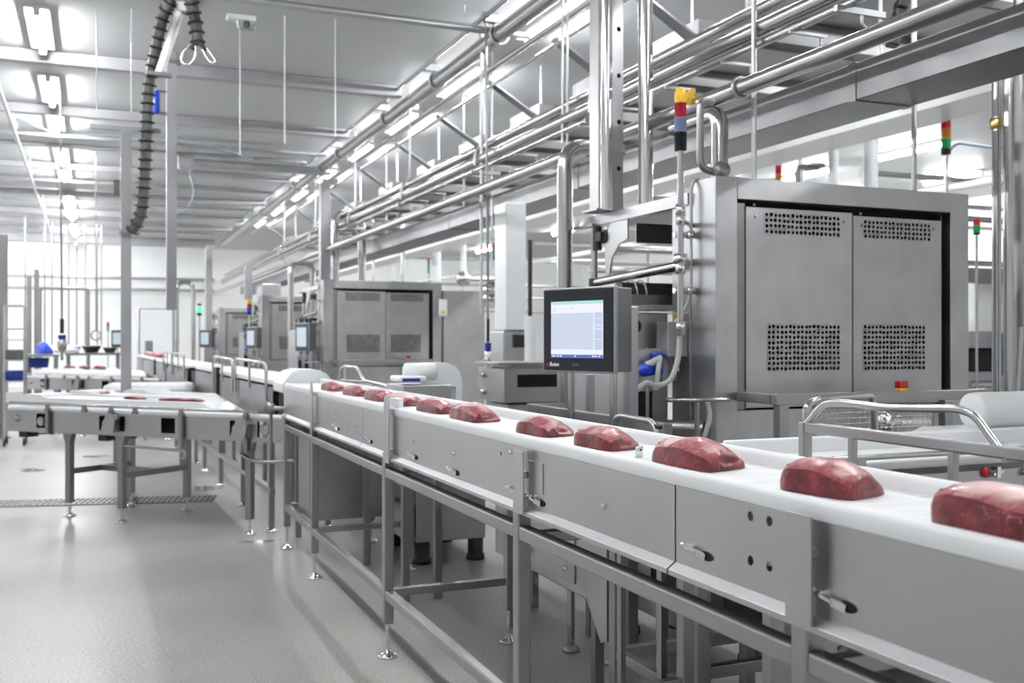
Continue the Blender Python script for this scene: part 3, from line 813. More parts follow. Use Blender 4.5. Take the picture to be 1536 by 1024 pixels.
# near stack light with its pole clamped to the machine and a grey hose below
sx, sy = 2.815, 4.49
zz = lambda py, d=5.23: EYE + (511 - py) / FPX * d
t = stack_light('signal light with yellow dome over red, clear and black modules on a clamped pole', (sx, sy, zz(226)),
            [('bezel', zz(199)-zz(226)), ('clear_blue', zz(177)-zz(199)), ('gloss_red', zz(155)-zz(177)), ('dome', zz(132)-zz(155))], zz(503), pole_r=.017)
m = MB(); m.tube(fillet([P(1020, 500, D=5.23), P(1018, 540, D=5.23), P(1006, 572, D=5.22), P(984, 580, D=5.2), P(972, 572, D=5.15), P(956, 582, D=5.1), P(943, 605, D=5.05), P(937, 640, D=5.0)], .08, 5), .014, 10); m.build('flexible_hose', 'cable_grey', t)
for zc, r_, rr, top in ((zz(315)-.03, .026, 0, .06), (zz(402)-.03, .026, 0, .06), (zz(503), .023, 0, .055)):
    m = MB(); m.lathe((sx, sy, zc), [(0, 0), (r_, 0), (r_, top), (0, top)], 14); m.build('pole_collar', 'chrome', t)
for py, r_, dy, col in ((388, .022, .2, .036), (330, .014, .18, .024), (490, .012, .2, .024)):
    m = MB(); m.cyl((sx, sy, zz(py)), (2.992, sy+dy, zz(py)), r_, 12); m.lathe((sx, sy, zz(py)-.025), [(0, 0), (col, 0), (col, .05), (0, .05)], 14); m.build('pole_clamp', 'chrome', t)

# grey side cabinet beside the second machine
t = thing('side_cabinet', 'plain grey steel cabinet with a small switch plate right of the second machine', 'cabinet', (4.95, 14.2, 0))
a = P(641, 435, Y=14.1); b = P(727, 435, Y=14.1)
a.x = max(a.x, 4.75); m = MB(); m.box(a.x+.02, b.x, 14.1, 15.2, .1, a.z); m.build('body', 'steel_panel', t, bev=.006)
m = MB(); p = P(664, 462, Y=14.1); m.box(p.x-.065, p.x+.065, 14.08, 14.1, p.z-.12, p.z+.13); pl = m.build('switch_plate', 'white_paint', t, bev=.004)
m = MB(); m.lathe((p.x, 14.08, p.z-.05), [(0, 0), (.025, 0), (.02, .03), (0, .03)], 14, axis=(0, -1, 0)); m.build('switch', 'gloss_yellow', pl)
m = MB(); m.box(a.x+.1, b.x-.1, 14.2, 15.1, 0, .1); m.build('plinth', 'black', t)
# =================================================================== OVERHEAD PIPEWORK
def pipe(name, label, pts, r, cat='pipe', mat='pipe_steel', n=14, group=None, fl=0.0):
    pts = fillet(pts, fl) if fl else pts
    m = MB(); m.tube(pts, r, n)
    return m.build(name, mat, None, label, cat, group)
def line_y(px, py, X, y0, y1):
    """straight run along the hall (world y) that passes the pixel at lateral distance X"""
    z = P(px, py, X=X).z
    return [(X, y0, z), (X, y1, z)]

# big pipe under the ceiling with its clamp brackets
pl = line_y(662, 117, 3.45, .5, 30)
t = thing('overhead_pipe', 'thick stainless pipe under the ceiling, running diagonally down to the left', 'pipe', pl[0])
m = MB(); m.tube(pl, .075, 18); m.build('pipe_run', 'pipe_steel', t)
m = MB(); m.tube([(pl[0][0]-.17, pl[0][1], pl[0][2]+.12), (pl[1][0]-.17, pl[1][1], pl[1][2]+.12)], .022, 10); m.build('slim_pipe', 'pipe_steel', t)
for y in (8.6, 10.4, 12.4, 15.0, 18.5, 22.5):
    m = MB(); m.ring((pl[0][0], y, pl[0][2]), (0, 1, 0), .09, .014, 20, 6); m.cbox((pl[0][0]-.07, y, pl[0][2]+.13), .16, .07, .07); m.cyl((pl[0][0], y, pl[0][2]+.08), (pl[0][0], y, CEIL), .018, 8)
    m.build('pipe_bracket', 'galvanised', t)
pipe('overhead_pipe', 'slim stainless pipe just right of the thick ceiling pipe', line_y(880, 5, 3.70, 1, 26), .030)
pipe('overhead_pipe', 'thinnest pipe of the pair right of the thick ceiling pipe', line_y(810, 82, 3.78, 1, 24), .017)
# bundle of three behind the square column
c0 = line_y(1024, 72, 3.52, .5, 30); c1 = line_y(1024, 97, 3.42, .5, 30); c2 = line_y(1024, 117, 3.42, .5, 30)
pipe('overhead_pipe', 'upper pipe of the bundle of three behind the tall columns', c0, .040)
pipe('overhead_pipe', 'middle and thickest pipe of the bundle of three behind the tall columns', c1, .046)
pipe('overhead_pipe', 'lowest pipe of the bundle of three, with hooks below it', c2, .026)
for i, y in enumerate((3.9, 6.6, 9.0, 11.5, 14.2, 17, 20)):
    m = MB(); x, z = c1[0][0], c1[0][2]
    m.tube(fillet([(x-.06, y, z-.06), (x-.06, y, z+.07), (x+.05, y, z+.20), (x+.05, y, CEIL)], .05), .012, 8); m.bar((x-.10, y, c2[0][2]-.04), (x+.20, y, c2[0][2]-.04), .025, .03)
    m.tube(fillet([(x+.06, y, c2[0][2]-.04), (x+.06, y, c2[0][2]-.10), (x+.10, y, c2[0][2]-.12)], .02), .008, 6)
    m.build('pipe_hanger', 'galvanised', None, '%s steel hanger strap holding the bundle of three pipes' % ORD[i], 'hanger')
# hooks below the lowest pipe
for i in range(22):
    y = 4.3 + i * .62
    x, z = c2[0][0], c2[0][2]
    m = MB(); m.bar((x-.06, y, z-.035), (x+.16, y, z-.035), .016); m.tube(fillet([(x+.14, y, z-.03), (x+.14, y, z-.085), (x+.17, y, z-.085)], .02), .006, 6)
    m.build('hook_rail', 'galvanised', None, 'small steel hook bar clipped under the lowest pipe of the bundle', 'hook', 'hook bars under the pipe bundle')
# large single pipe over the machines with its branch into the nearest machine
d0 = line_y(1024, 166, 3.2, .4, 30)
t = thing('process_pipe', 'large stainless pipe crossing above the nearest machine with a branch down into its top', 'pipe', (3.2, 4.6, 2.27))
m = MB(); m.tube(d0, .047, 18); m.build('pipe_run', 'pipe_steel', t)
zd = d0[0][2]
m = MB(); m.tube(fillet([(3.19, 5.15, zd-.095), (3.19, 4.69, zd-.095), (3.19, 4.69, 2.27)], .08), .048, 16); m.build('branch', 'pipe_steel', t)
m = MB(); m.tube(fillet([(3.10, 4.62, zd-.06), (3.02, 4.62, zd-.06), (3.02, 4.62, zd-.42), (3.12, 4.62, zd-.44)], .05), .020, 10); m.lathe((3.14, 4.60, zd-.43), [(0, -.03), (.04, -.03), (.05, 0), (.04, .03), (0, .03)], 16, axis=(0, -1, 0)); m.build('valve', 'steel', t)
q = P(1034, 150, X=3.14); m = MB(); m.prism([(q.x-.02, q.y, q.z-.03), (q.x+.02, q.y, q.z-.02), (q.x+.045, q.y, q.z+.06), (q.x+.03, q.y, q.z+.075), (q.x-.01, q.y, q.z+.04)], (0, .03, 0)); m.build('yellow_lever', 'gloss_yellow', t)
m = MB(); m.ring((3.2, 4.5, zd), (0, 1, 0), .055, .010, 20, 6); m.build('pipe_clamp', 'galvanised', t)
# boxed duct and the white duct beyond it
zb = P(1094, 210, X=3.95).z
t = thing('cable_duct', 'long grey steel box duct running above the machines', 'duct', (4.1, 6, zb))
m = MB(); m.box(3.95, 4.35, .5, 30, zb, zb+.21); m.build('body', 'duct_steel', t, bev=.005)
for y in (4.5, 8, 11.5, 15, 19):
    m = MB(); m.box(3.945, 4.355, y-.03, y+.03, zb-.006, zb+.216); m.build('joint_strap', 'duct_steel', t)
    m = MB(); m.cyl((4.15, y, zb+.2), (4.15, y, CEIL), .01, 8); m.build('drop_rod', 'galvanised', t)
zf = P(1258, 200, X=6.1).z
t = thing('white_duct', 'broad white duct running behind the grey box duct', 'duct', (6.3, 10, zf))
m = MB(); m.box(6.1, 6.6, 1, 31, zf, zf+.22); m.build('body', 'white_paint', t, bev=.006)
for y in (4.9, 9.2, 12.7, 17, 22, 26):
    m = MB(); m.cyl((6.35, y, zf+.2), (6.35, y, CEIL), .012, 8); m.build('drop_rod', 'galvanised', t)
# white round uprights beyond the machine
for px, d, r, lab in ((1250, 10.2, .05, 'white upright duct pipe left of the pair beyond the nearest machine'), (1306, 10.6, .075, 'thicker white upright duct pipe beyond the nearest machine'),
                      (1202, 11.5, .035, 'thin white upright pipe beyond the nearest machine, leftmost of three')):
    p = P(px, 300, D=d); pipe('white_upright', lab, [(p.x, p.y, 0), (p.x, p.y, 3.70)], r, mat='white_paint', n=16)
# sheet channels hanging across between the lights and the pipe bundle
for i, y in enumerate((5.2, 6.6, 8.0, 9.6, 11.3, 13.1, 15.2, 17.6, 20.5, 24)):
    t = thing('cooler_panel', 'folded sheet panel hanging across under the ceiling, %s of ten in the row' % ORD[i], 'ceiling panel', (6, y, 3.95))
    x0, x1, z = 4.30, 7.2, 3.72
    m = MB(); m.prism([(x0, y, z), (x0+.0, y+.75, z), (x0, y+.75, z+.16), (x0, y, z+.16)][::-1], (x1-x0, 0, 0)); m.build('tray', 'steel_dull', t, bev=.006)
    m = MB(); m.prism([(x0-.50, y+.10, z+.36), (x0, y+.02, z+.02), (x0, y+.16, z+.02), (x0-.50, y+.22, z+.36)], (0, 0, .02)); m.build('sloped_end', 'steel_dark', t)
    m = MB(); m.box(x0, x1, y+.76, y+.80, z-.05, z+.16); m.build('lip', 'steel_dull', t)
    m = MB(); m.box(x0+.05, x1, y-.035, y-.005, z-.012, z+.05); m.build('dark_edge', 'black', t)  # black strip along the near edge of the tray
    for x in (x0+.2, 5.85):
        m = MB(); m.cyl((x, y+.4, z+.15), (x, y+.4, CEIL), .012, 8); m.build('drop_rod', 'galvanised', t)

# cross beams under the ceiling on the left
beams = [(256, 100, 10.9, .13, 'broad white cross beam just under the ceiling, nearest of the row'),
         (100, 167, 12.9, .12, 'second nearest broad white cross beam under the ceiling'),
         (100, 205, 14.3, .045, 'thin steel cross bar behind the second broad beam'),
         (100, 220, 15.4, .04, 'thin steel cross bar, second behind the second broad beam'),
         (100, 250, 17.0, .10, 'third nearest broad cross beam under the ceiling'),
         (100, 272, 18.6, .05, 'thin steel cross bar just behind the third broad beam'),
         (100, 290, 19.8, .11, 'fourth nearest broad cross beam under the ceiling'),
         (100, 302, 21.2, .05, 'thin steel cross bar just behind the fourth broad beam'),
         (100, 318, 22.8, .12, 'fifth nearest broad cross beam under the ceiling'),
         (100, 330, 24.8, .12, 'sixth nearest broad cross beam under the ceiling'),
         (100, 341, 26.5, .06, 'thin steel cross bar far back under the ceiling'),
         (100, 350, 28.4, .22, 'farthest broad cross beam in front of the white back wall')]
for px, py, d, h, lab in beams:
    p = P(px, py, D=d); xe = 3.35
    m = MB(); m.box(-4.9, xe, p.y-.06, p.y+.06, min(p.z-h/2, CEIL-.005-h), min(p.z+h/2, CEIL-.005)); m.build('cross_beam', 'beam_paint' if h > .08 else 'galvanised', None, lab, 'beam', bev=.004)
p0, p1 = P(353, -2, Z=4.27), P(742, 41, Z=4.27)
pipe('cross_pipe', 'round galvanised pipe crossing the top of the photo to the thick pipe', [(-.8, p0.y+.0, 4.27), (p1.x+.4, p0.y+.0, 4.27)], .036, mat='galvanised')
# round boom with a square end block and a cable loop
p = P(270, 243, D=15.6)
t = thing('support_arm', 'short round boom with a square end block beyond the drop post', 'arm', p)
m = MB(); m.cyl(p, (3.6, p.y, p.z), .07, 14); m.build('tube', 'galvanised', t)
m = MB(); m.cbox((p.x+.08, p.y, p.z), .22, .20, .22); m.build('end_block', 'beam_paint', t, bev=.01)
m = MB(); m.tube(fillet([(p.x+.12, p.y, p.z-.1), (p.x+.22, p.y, p.z-.45), (p.x+.12, p.y, p.z-.72), (p.x-.2, p.y, p.z-.85), (p.x-.6, p.y+.02, p.z-.62)], .25, 6), .010, 6); m.build('cable_loop', 'cable_blue', t)
# long diagonal rail on the left
pipe('ceiling_rail', 'thin steel rail hanging along the left side of the ceiling', [(-.95, 7.5, 4.2), (-1.03, 30, 4.2)], .024, 'rail', 'galvanised')
for i, y in enumerate((11.2, 14.6, 18.4, 23, 27.5)):
    m = MB(); m.cyl((-.97, y, 4.2), (-.97, y, CEIL), .012, 8); m.cbox((-.97, y, 4.2), .09, .10, .07); m.build('rail_hanger', 'galvanised', None, '%s small clamp holding the thin left ceiling rail' % ORD[i], 'hanger')
# blue-grey cables sagging between the cross bars
pipe('cable', 'thin blue-grey cable sagging across under the ceiling beams', fillet([P(25, 178, D=13), P(60, 192, D=13), P(90, 203, D=13.4), P(180, 203, D=14), P(300, 214, D=14.2), P(352, 228, D=14.4), P(380, 240, D=14.4)], .3, 4), .010, 'cable', 'cable_blue', 6)
# drop post hung from the ceiling, arm and control box
p = P(257, 465, D=10.5)
t = thing('drop_post', 'square steel post hanging from the ceiling beside the ribbed hose', 'post', (p.x, p.y, p.z))
m = MB(); m.box(p.x-.05, p.x+.05, p.y-.05, p.y+.05, p.z, CEIL); m.build('post', 'beam_paint', t, bev=.004)
m = MB(); m.cbox((p.x+.02, p.y-.02, 4.30), .16, .12, .03); m.build('top_plate', 'steel_dull', t)
q = P(234, 152, D=10.4)
t = thing('valve_unit', 'small blue valve unit on a bracket behind the ribbed hose', 'valve', q)
m = MB(); m.lathe((q.x, q.y, q.z-.13), [(0, 0), (.035, 0), (.04, .02), (.035, .22), (.02, .24), (0, .24)], 12); m.build('body', 'blue', t)
m = MB(); m.bar((q.x, q.y, q.z-.12), (p.x, p.y-.02, q.z-.12), .03); m.bar((q.x, q.y, q.z+.11), (p.x, p.y-.02, q.z+.11), .02); m.build('bracket', 'steel_dull', t)
a, b = P(270, 18, D=8.95), P(238, 112, D=8.95)
t = thing('swing_arm', 'slanted square steel arm between the two ribbed hoses under the ceiling', 'arm', a)
m = MB(); m.bar(a, b, .07, .06); m.build('bar', 'steel_dull', t, bev=.004)
m = MB(); m.cbox((a.x, a.y, (a.z+CEIL)/2+.02), .10, .10, CEIL-a.z+.04); m.build('ceiling_block', 'white_paint', t, bev=.004)
m = MB(); m.cbox(b, .22, .10, .03); m.build('end_plate', 'steel_dull', t)
m = MB(); m.bar((a.x-.17, a.y, a.z+.03), (a.x+.17, a.y, a.z-.02), .03); m.build('hose_bracket', 'steel_dull', t)

def ribbed(t, path, core, rib, pitch, mat='hose_grey'):
    pts = fillet(path, .25, 8); L = [0]
    for i in range(1, len(pts)): L.append(L[-1] + (pts[i]-pts[i-1]).length)
    n = max(2, int(L[-1] / (pitch / 8))); out = []; rad = []
    for k in range(n + 1):
        s_ = L[-1] * k / n; i = 0
        while i < len(L) - 2 and L[i+1] < s_: i += 1
        f = (s_ - L[i]) / max(1e-6, L[i+1] - L[i]); out.append(pts[i].lerp(pts[i+1], f))
    m = MB(); m.tube(out, core, 14); m.build('hose_wall', mat, t)
    m = MB(); dist = pitch * .4
    while dist < L[-1]:
        i = 0
        while i < len(L) - 2 and L[i+1] < dist: i += 1
        f = (dist - L[i]) / max(1e-6, L[i+1] - L[i]); c = pts[i].lerp(pts[i+1], f); d = (pts[i+1] - pts[i]).normalized()
        m.lathe(c, [(core*.95, -pitch*.16), (rib, -pitch*.06), (rib, pitch*.06), (core*.95, pitch*.16)], 16, axis=d)
        dist += pitch
    m.build('spiral_rib', 'black_rubber', t)
path = [P(257, -8, D=8.85), P(246, 20, D=8.9), P(233, 75, D=8.95), P(223, 130, D=9.0), P(220, 190, D=9.0), P(218, 250, D=9.02), P(215, 300, D=9.05), P(211, 326, D=9.08), P(199, 346, D=9.12)]
path[0].z = CEIL
t = thing('ribbed_hose', 'long black ribbed hose hanging in a slight bend from the ceiling', 'hose', path[0]); ribbed(t, path, .046, .066, .083)
path = [P(286, -8, D=8.85), P(291, 20, D=8.9), P(295, 45, D=8.9), P(297, 66, D=8.9)]
path[0].z = CEIL
t = thing('ribbed_hose', 'short black ribbed hose with two steel snap hooks at its end', 'hose', path[0]); ribbed(t, path, .050, .070, .085)
c = path[-1]
def snap(t, c, ax, tilt):
    R = Matrix.Rotation(tilt, 4, Vector((SY, CY, 0))); loop = []
    for k in range(20):
        a_ = 2*PI*k/20; w_ = .055 + .02 * math.cos(a_)
        loop.append(c + R @ (Vector((CY*math.cos(ax), -SY*math.cos(ax), 0)) * w_ * math.sin(a_) + Vector((0, 0, -.10 - .10 * -math.cos(a_ + PI))) * 1.0))
    m = MB(); m.tube(loop, .012, 8, closed=True); h = m.build('snap_hook', 'pipe_steel', t)
    m = MB(); top = c + R @ Vector((0, 0, .0)); m.cyl(top, c + R @ Vector((0, 0, -.06)), .022, 10); m.build('strap', 'black_rubber', h)
snap(t, c + Vector((-.03, 0, .0)), .3, .45); snap(t, c + Vector((.03, 0, .0)), 1.1, -.6)
# ceiling detector
p = P(365, 24, D=9.3)
t = thing('ceiling_detector', 'small white device with a wire cage fixed to the ceiling', 'detector', (p.x, p.y, CEIL))
m = MB(); m.box(p.x-.15, p.x+.11, p.y-.05, p.y+.05, CEIL-.05, CEIL-.001); m.build('base', 'white_paint', t, bev=.008)
m = MB(); m.tube(fillet([(p.x-.05, p.y, CEIL-.05), (p.x-.04, p.y, CEIL-.12), (p.x+.09, p.y, CEIL-.12), (p.x+.11, p.y, CEIL-.05)], .03), .012, 8); m.build('cage', 'galvanised', t)
m = MB(); m.lathe((p.x+.03, p.y, CEIL-.11), [(0, 0), (.03, .01), (.03, .06), (0, .06)], 12); m.build('sensor', 'hose_grey', t)
# pale rods added in place of the ceiling panel seams
for i, (px, py, d) in enumerate(((145, 165, 9.1), (197, 168, 9.1), (360, 232, 9.3), (427, 215, 9.3), (503, 205, 9.4), (697, 18, 9.0))):
    p = P(px, py, D=d)
    m = MB(); m.cyl((p.x, p.y, p.z), (p.x, p.y, CEIL), .006, 8); m.build('seam_rod', 'white_paint', None, 'thin white rod standing in for a ceiling seam, %s from the left' % ['first', 'second', 'third', 'fourth', 'fifth', 'sixth'][i], 'rod')
# galvanised rods and thin conduits dropping from above
rods = [(722, 470, 9.6, .016, 'thin galvanised conduit dropping past the tall columns to the grey side cabinet'),
        (738, 400, 10.5, .012, 'thin conduit just right of the one by the grey side cabinet'),
        (844, 215, 7.9, .011, 'left one of the two thin rods beside the pipe elbow'), (851, 330, 7.9, .011, 'right one of the two thin rods beside the pipe elbow'),
        (967, 305, 8.6, .018, 'dark thin conduit just right of the tall columns')]
for px, py, d, r, lab in rods:
    p = P(px, py, D=d); pipe('drop_conduit', lab, [(p.x, p.y, p.z), (p.x, p.y, CEIL)], r, 'conduit', 'galvanised' if px < 960 else 'steel_dull', 8)
for px, d, lab in ((1131, 5.55, 'left galvanised rod rising from the top of the nearest machine'), (1371, 5.9, 'right galvanised rod rising from the top of the nearest machine')):
    p = P(px, 270, D=d); pipe('threaded_rod', lab, [(p.x, p.y, 2.264), (p.x, p.y, CEIL)], .015, 'rod', 'galvanised', 10)
# black bundled cable by the ceiling pipe upper right
t = thing('cable_bundle', 'black bundled cable hanging behind the large pipe at upper right', 'cable', P(1345, 70, D=6.4))
m = MB()
pts = [P(1362, -182, D=6.5), P(1354, 0, D=6.4), P(1347, 30, D=6.4), P(1338, 72, D=6.4)]
for i in range(3):
    a, b = pts[i], pts[i+1]
    m.bar(a.lerp(b, .05), a.lerp(b, .46), .10, .07); m.bar(a.lerp(b, .52), a.lerp(b, .95), .09, .07)
m.build('cable_chain', 'black', t, bev=.01)

# =================================================================== COLUMNS AND ELBOW PIPES AT THE MACHINES
def column_pair(label1, label2, x, y, z0=2.2):
    t = thing('square_column', label1, 'column', (x, y, z0))
    w = .085
    m = MB(); hs = []
    zz_ = z0 + .27
    while zz_ < CEIL - .1: hs.append((w+.055, zz_ - z0, .015)); zz_ += .29
    m.sheet((x-w, y-.06, z0), (2*w, 0, 0), (0, 0, CEIL-z0), hs, .004); m.box(x-w, x-w+.004, y-.055, y+.06, z0, CEIL); m.box(x+w-.004, x+w, y-.055, y+.06, z0, CEIL); m.box(x-w, x+w, y+.06, y+.064, z0, CEIL)
    m.build('channel', 'steel', t)
    m = MB(); m.tube([(x-.045, y-.085, z0), (x-.045, y-.085, CEIL)], .038, 16); m.build('inner_pipe', 'polished', t)
    m = MB(); m.cbox((x, y, z0+.006), .24, .2, .012); m.build('base_plate', 'steel', t)
    pipe('polished_column', label2, [(x+.19, y-.16, z0), (x+.19, y-.16, CEIL)], .046, 'column', 'polished', 20)
column_pair('tall square steel column with a row of bolt holes on the nearest machine', 'tall mirror-bright round column right of the square column with bolt holes', 2.98, 5.62, 2.207)
p = P(838, 300, D=6.75); q = P(893, 222, D=6.75)
pipe('elbow_pipe', 'polished pipe elbow turning down left of the tall square column', [(q.x+.2, q.y, q.z), (p.x, q.y, q.z), (p.x, q.y, .95)], .052, fl=.16, n=18)
for (px, y, r, lab) in ((487, 14.9, .075, 'square steel column above the left end of the second nearest machine'), (313, 22.5, .07, 'square white column in front of the farthest machines'), (372, 20.1, .07, 'square steel column above the third nearest machine')):
    p = P(px, 350, Y=y); z0 = 2.205 if px != 313 else 0; zt_ = {487: P(487, 274, Y=y).z, 313: P(313, 372, Y=y).z, 372: P(372, 402, Y=y).z}[px]
    m = MB(); m.box(p.x-r, p.x+r, y-r, y+r, z0, zt_); m.box(p.x-r*.6, p.x+r*2.6, y-r*.8, y+r*.8, zt_-.02, zt_+.06); m.build('square_column', 'beam_paint', None, lab, 'column', bev=.01)
def hoop(label, pxa, pxb, pytop, d, z0, r=.05):
    a, b = P(pxa, pytop, D=d), P(pxb, pytop, D=d)
    pipe('hoop_pipe', label, [(a.x, a.y, z0), (a.x, a.y, a.z), (b.x, a.y, a.z), (b.x, a.y, z0)], r, fl=.2, n=12)
hoop('upside-down U pipe standing on the second nearest machine', 503, 547, 319, 15.2, 2.206, .06)
hoop('upside-down U pipe just left of the second nearest machine', 436, 472, 393, 17.2, 0, .05)
hoop('upside-down U pipe near the white back wall, left of the farthest machine', 265, 291, 423, 24, 0, .05)
# =================================================================== FAR TOUCH SCREENS
t2 = make_hmi('second nearest touch screen panel, dark frame seen edge-on by the second machine', (2.58, 13.1, 0), HRZ - .16, 1.262, True)
dup(t2, (2.58, 17.7, 0), HRZ - .12, 'third nearest touch screen panel, below the small yellow, red and blue light')
dup(t2, (2.25, 21.8, 0), HRZ + .05, 'farthest touch screen panel by the machines, below the lit green light')
dup(t2, (.62, 23.0, 0), HRZ + .3, 'small touch screen panel at the far left before the white back wall')
def sl(label, px, pytop, pybot, d, parts, z0, r):
    if z0 == 1.64: z0 = 0; d += .3
    p = P(px, pybot, D=d); h = (pybot - pytop) / FPX * d; n = sum(w_ for _, w_ in parts)
    return stack_light(label, (p.x, p.y, p.z), [(m_, h*w_/n) for m_, w_ in parts], z0, r, pole_r=r*.4)
sl('signal light with red, orange and green lenses behind the nearest machine', 1419, 178, 232, 8.6, [('black', .7), ('gloss_green', 1.2), ('gloss_orange', 1.2), ('gloss_red', 1.2)], 0, .040)
sl('smaller signal light peeking over the top of the nearest machine, left of the tall one', 1168, 248, 292, 11, [('black', .5), ('gloss_green', 1), ('gloss_orange', 1), ('gloss_red', 1)], 0, .034)
sl('tiny red and green signal light right of the tall columns', 972, 291, 316, 12, [('black', .3), ('gloss_green', 1), ('gloss_red', 1)], 0, .03)
sl('tiny red and green signal light at the right, behind the machine frame', 1465, 328, 352, 9.0, [('black', .3), ('gloss_green', 1), ('gloss_red', 1)], 0, .03)
sl('red and green signal light above the hanging chrome dome', 743, 364, 389, 11.2, [('black', .4), ('gloss_green', 1), ('gloss_red', 1)], 2.0, .028)
sl('small red and green signal light between the second machine columns', 643, 388, 410, 19, [('teal', .5), ('gloss_green', 1), ('gloss_red', .6)], 0, .022)
sl('small signal light with yellow, red and blue lenses over a far touch screen', 374, 450, 472, 18.0, [('black', .5), ('blue', .8), ('gloss_red', .8), ('gloss_yellow', .7)], 1.64, .042)
sl('small signal light with a brightly lit green lens over the farthest touch screen', 299, 455, 473, 22.1, [('black', .5), ('green_lit', 1), ('gloss_red', .5)], 1.64, .05)
sl('tiny signal light over the far left touch screen', 162, 483, 497, 23.2, [('teal', 1), ('gloss_red', 1)], 1.64, .03)

# =================================================================== CROSS CONVEYOR AT RIGHT (beside the main line)
t = thing('cross_conveyor', 'white belt conveyor joining the main line at right, with a red button on its side', 'conveyor', (2.2, 1.98, 0))
ya, yb_, xa, xb = 1.90, 2.18, 1.50, 2.9
m = MB(); m.box(xa, xb, ya+.02, yb_-.02, 1.085, 1.105); m.build('belt', 'belt', t)
m = MB(); m.box(xa-.01, xb, yb_-.02, yb_, 1.06, 1.145); m.build('far_edge_board', 'white_plastic', t, bev=.006)
m = MB(); m.tube([(xa+.10, ya+.01, 1.098), (xb, ya+.01, 1.098)], .012, 12); m.build('near_edge_roll', 'white_plastic', t)
m = MB(); m.sheet((xa, ya, .86), (xb-xa, 0, 0), (0, 0, .212), [(.60, .165, .012)], .004); m.build('side_panel', 'steel_panel', t)
m = MB(); m.sheet((xb, yb_, .86), (xa-xb, 0, 0), (0, 0, .212), [], .004); m.build('side_panel', 'steel_panel', t)
m = MB(); bp_ = P(1475, 708, Y=ya); m.lathe((bp_.x, ya-.004, bp_.z), [(.0, -.002), (.013, -.002), (.013, .006), (0, .007)], 14, axis=(0, -1, 0)); m.build('red_button', 'gloss_red', t, 'red push button')
m = MB(); m.cbox((bp_.x+.035, ya-.008, bp_.z), .012, .02, .028); m.bar((bp_.x+.02, ya-.012, bp_.z-.006), (bp_.x+.055, ya-.012, bp_.z+.002), .007); m.build('toggle', 'chrome', t)
m = MB(); m.bar((bp_.x+.13, ya-.012, bp_.z-.01), (bp_.x+.17, ya-.012, bp_.z+.03), .014); m.bar((bp_.x+.14, ya-.012, bp_.z+.01), (bp_.x+.21, ya-.012, bp_.z+.01), .012); m.build('latch', 'steel', t)
m = MB(); m.cyl((xa+.1, ya-.01, 1.122), (xb, ya-.01, 1.122), .007, 10); r_ = m.build('guide_rod', 'pipe_steel', t)
for x in (1.68, 2.6):
    m = MB(); m.box(x-.012, x+.016, ya-.016, ya-.002, 1.03, 1.122); m.build('rod_holder', 'steel', t, bev=.002)
for x, y in ((1.62, ya+.04), (1.62, yb_-.04), (2.7, ya+.04), (2.7, yb_-.04)):
    m = MB(); m.box(x-.02, x+.02, y-.02, y+.02, .02, .86); lg = m.build('leg', 'steel', t, bev=.002)
    m = MB(); m.lathe((x, y, 0), [(0, 0), (.045, 0), (.04, .014), (.012, .03), (0, .03)], 16); m.build('levelling_foot', 'chrome', lg)

# tube guard standing between the belts
gx = 1.60
g = lambda px, py: P(px, py, X=gx)
t = thing('tube_guard', 'bent stainless tube guard rail standing between the main belt and the cross conveyor', 'guard rail', (gx, 1.7, 1.0))
A, B = g(1207, 640), g(1560, 684)
m = MB(); m.bar((gx, A.y, A.z), (gx, .98, A.z-.004), .018, .026); m.build('middle_rail', 'steel', t, bev=.004)
top = [g(1206, 640), g(1236, 604), g(1262, 603), g(1330, 612), g(1440, 613), g(1462, 622), g(1512, 690)]
for p_ in top: p_.x = gx
m = MB(); m.tube(fillet(top, .025, 5), .0085, 10); m.build('top_tube', 'pipe_steel', t)
m = MB(); m.box(gx-.012, gx+.016, A.y-.010, A.y+.010, ZB-.06, A.z+.012); m.build('end_post', 'steel', t, bev=.003)
for px in (1279, 1430, 1545):
    p = g(px, 670); m = MB(); m.box(gx-.008, gx+.008, p.y-.008, p.y+.008, .93, A.z-.01); m.build('short_post', 'steel', t, bev=.002)
m = MB(); m.bar((gx, A.y, 1.07), (gx, .98, 1.07), .02, .02); m.build('foot_rail', 'steel', t)
# second, outer hoop running to the machine
hp = [P(1209, 662, Y=2.21), P(1209, 606, Y=2.21), P(1232, 598, Y=2.22), P(1310, 593, Y=2.5), P(1316, 655, Y=2.5)]; hp[0].z = 1.06; hp[-1].z = .95
pipe('bent_tube', 'bent stainless tube rising behind the guard rail towards the machine frame', hp, .011, 'rail', 'pipe_steel', 12, fl=.05)

# steel frame table before the machine with emergency stop on it
fy = 4.12
a, b = P(1160, 599, Y=fy), P(1478, 592, Y=fy)
t = thing('frame_table', 'square tube steel frame in front of the nearest machine doors', 'frame', ((a.x+b.x)/2, fy, 0))
m = MB(); m.bar((a.x, fy, a.z), (b.x, fy, a.z), .05, .055); m.build('top_rail', 'steel', t, bev=.004)
m = MB(); m.bar((a.x+.02, fy+.025, a.z), (a.x+.02, MY-.02, a.z), .05, .05); m.build('side_rail', 'steel', t, bev=.004)
for x in (a.x+.045, (a.x+b.x)/2+.42, b.x-.02):
    m = MB(); m.box(x-.03, x+.03, fy-.028, fy+.022, 0, a.z-.028); m.build('leg', 'steel', t, bev=.004)
p = P(1352, 589, Y=fy)
t = thing('emergency_stop', 'red emergency stop button on a yellow base on the steel frame', 'button', (p.x, fy, a.z+.028))
m = MB(); m.cbox((p.x, fy, a.z+.035), .055, .045, .013); m.build('base', 'gloss_yellow', t, bev=.003)
m = MB(); m.cbox((p.x, fy, a.z+.061), .056, .046, .038); m.build('button', 'gloss_red', t, bev=.005)
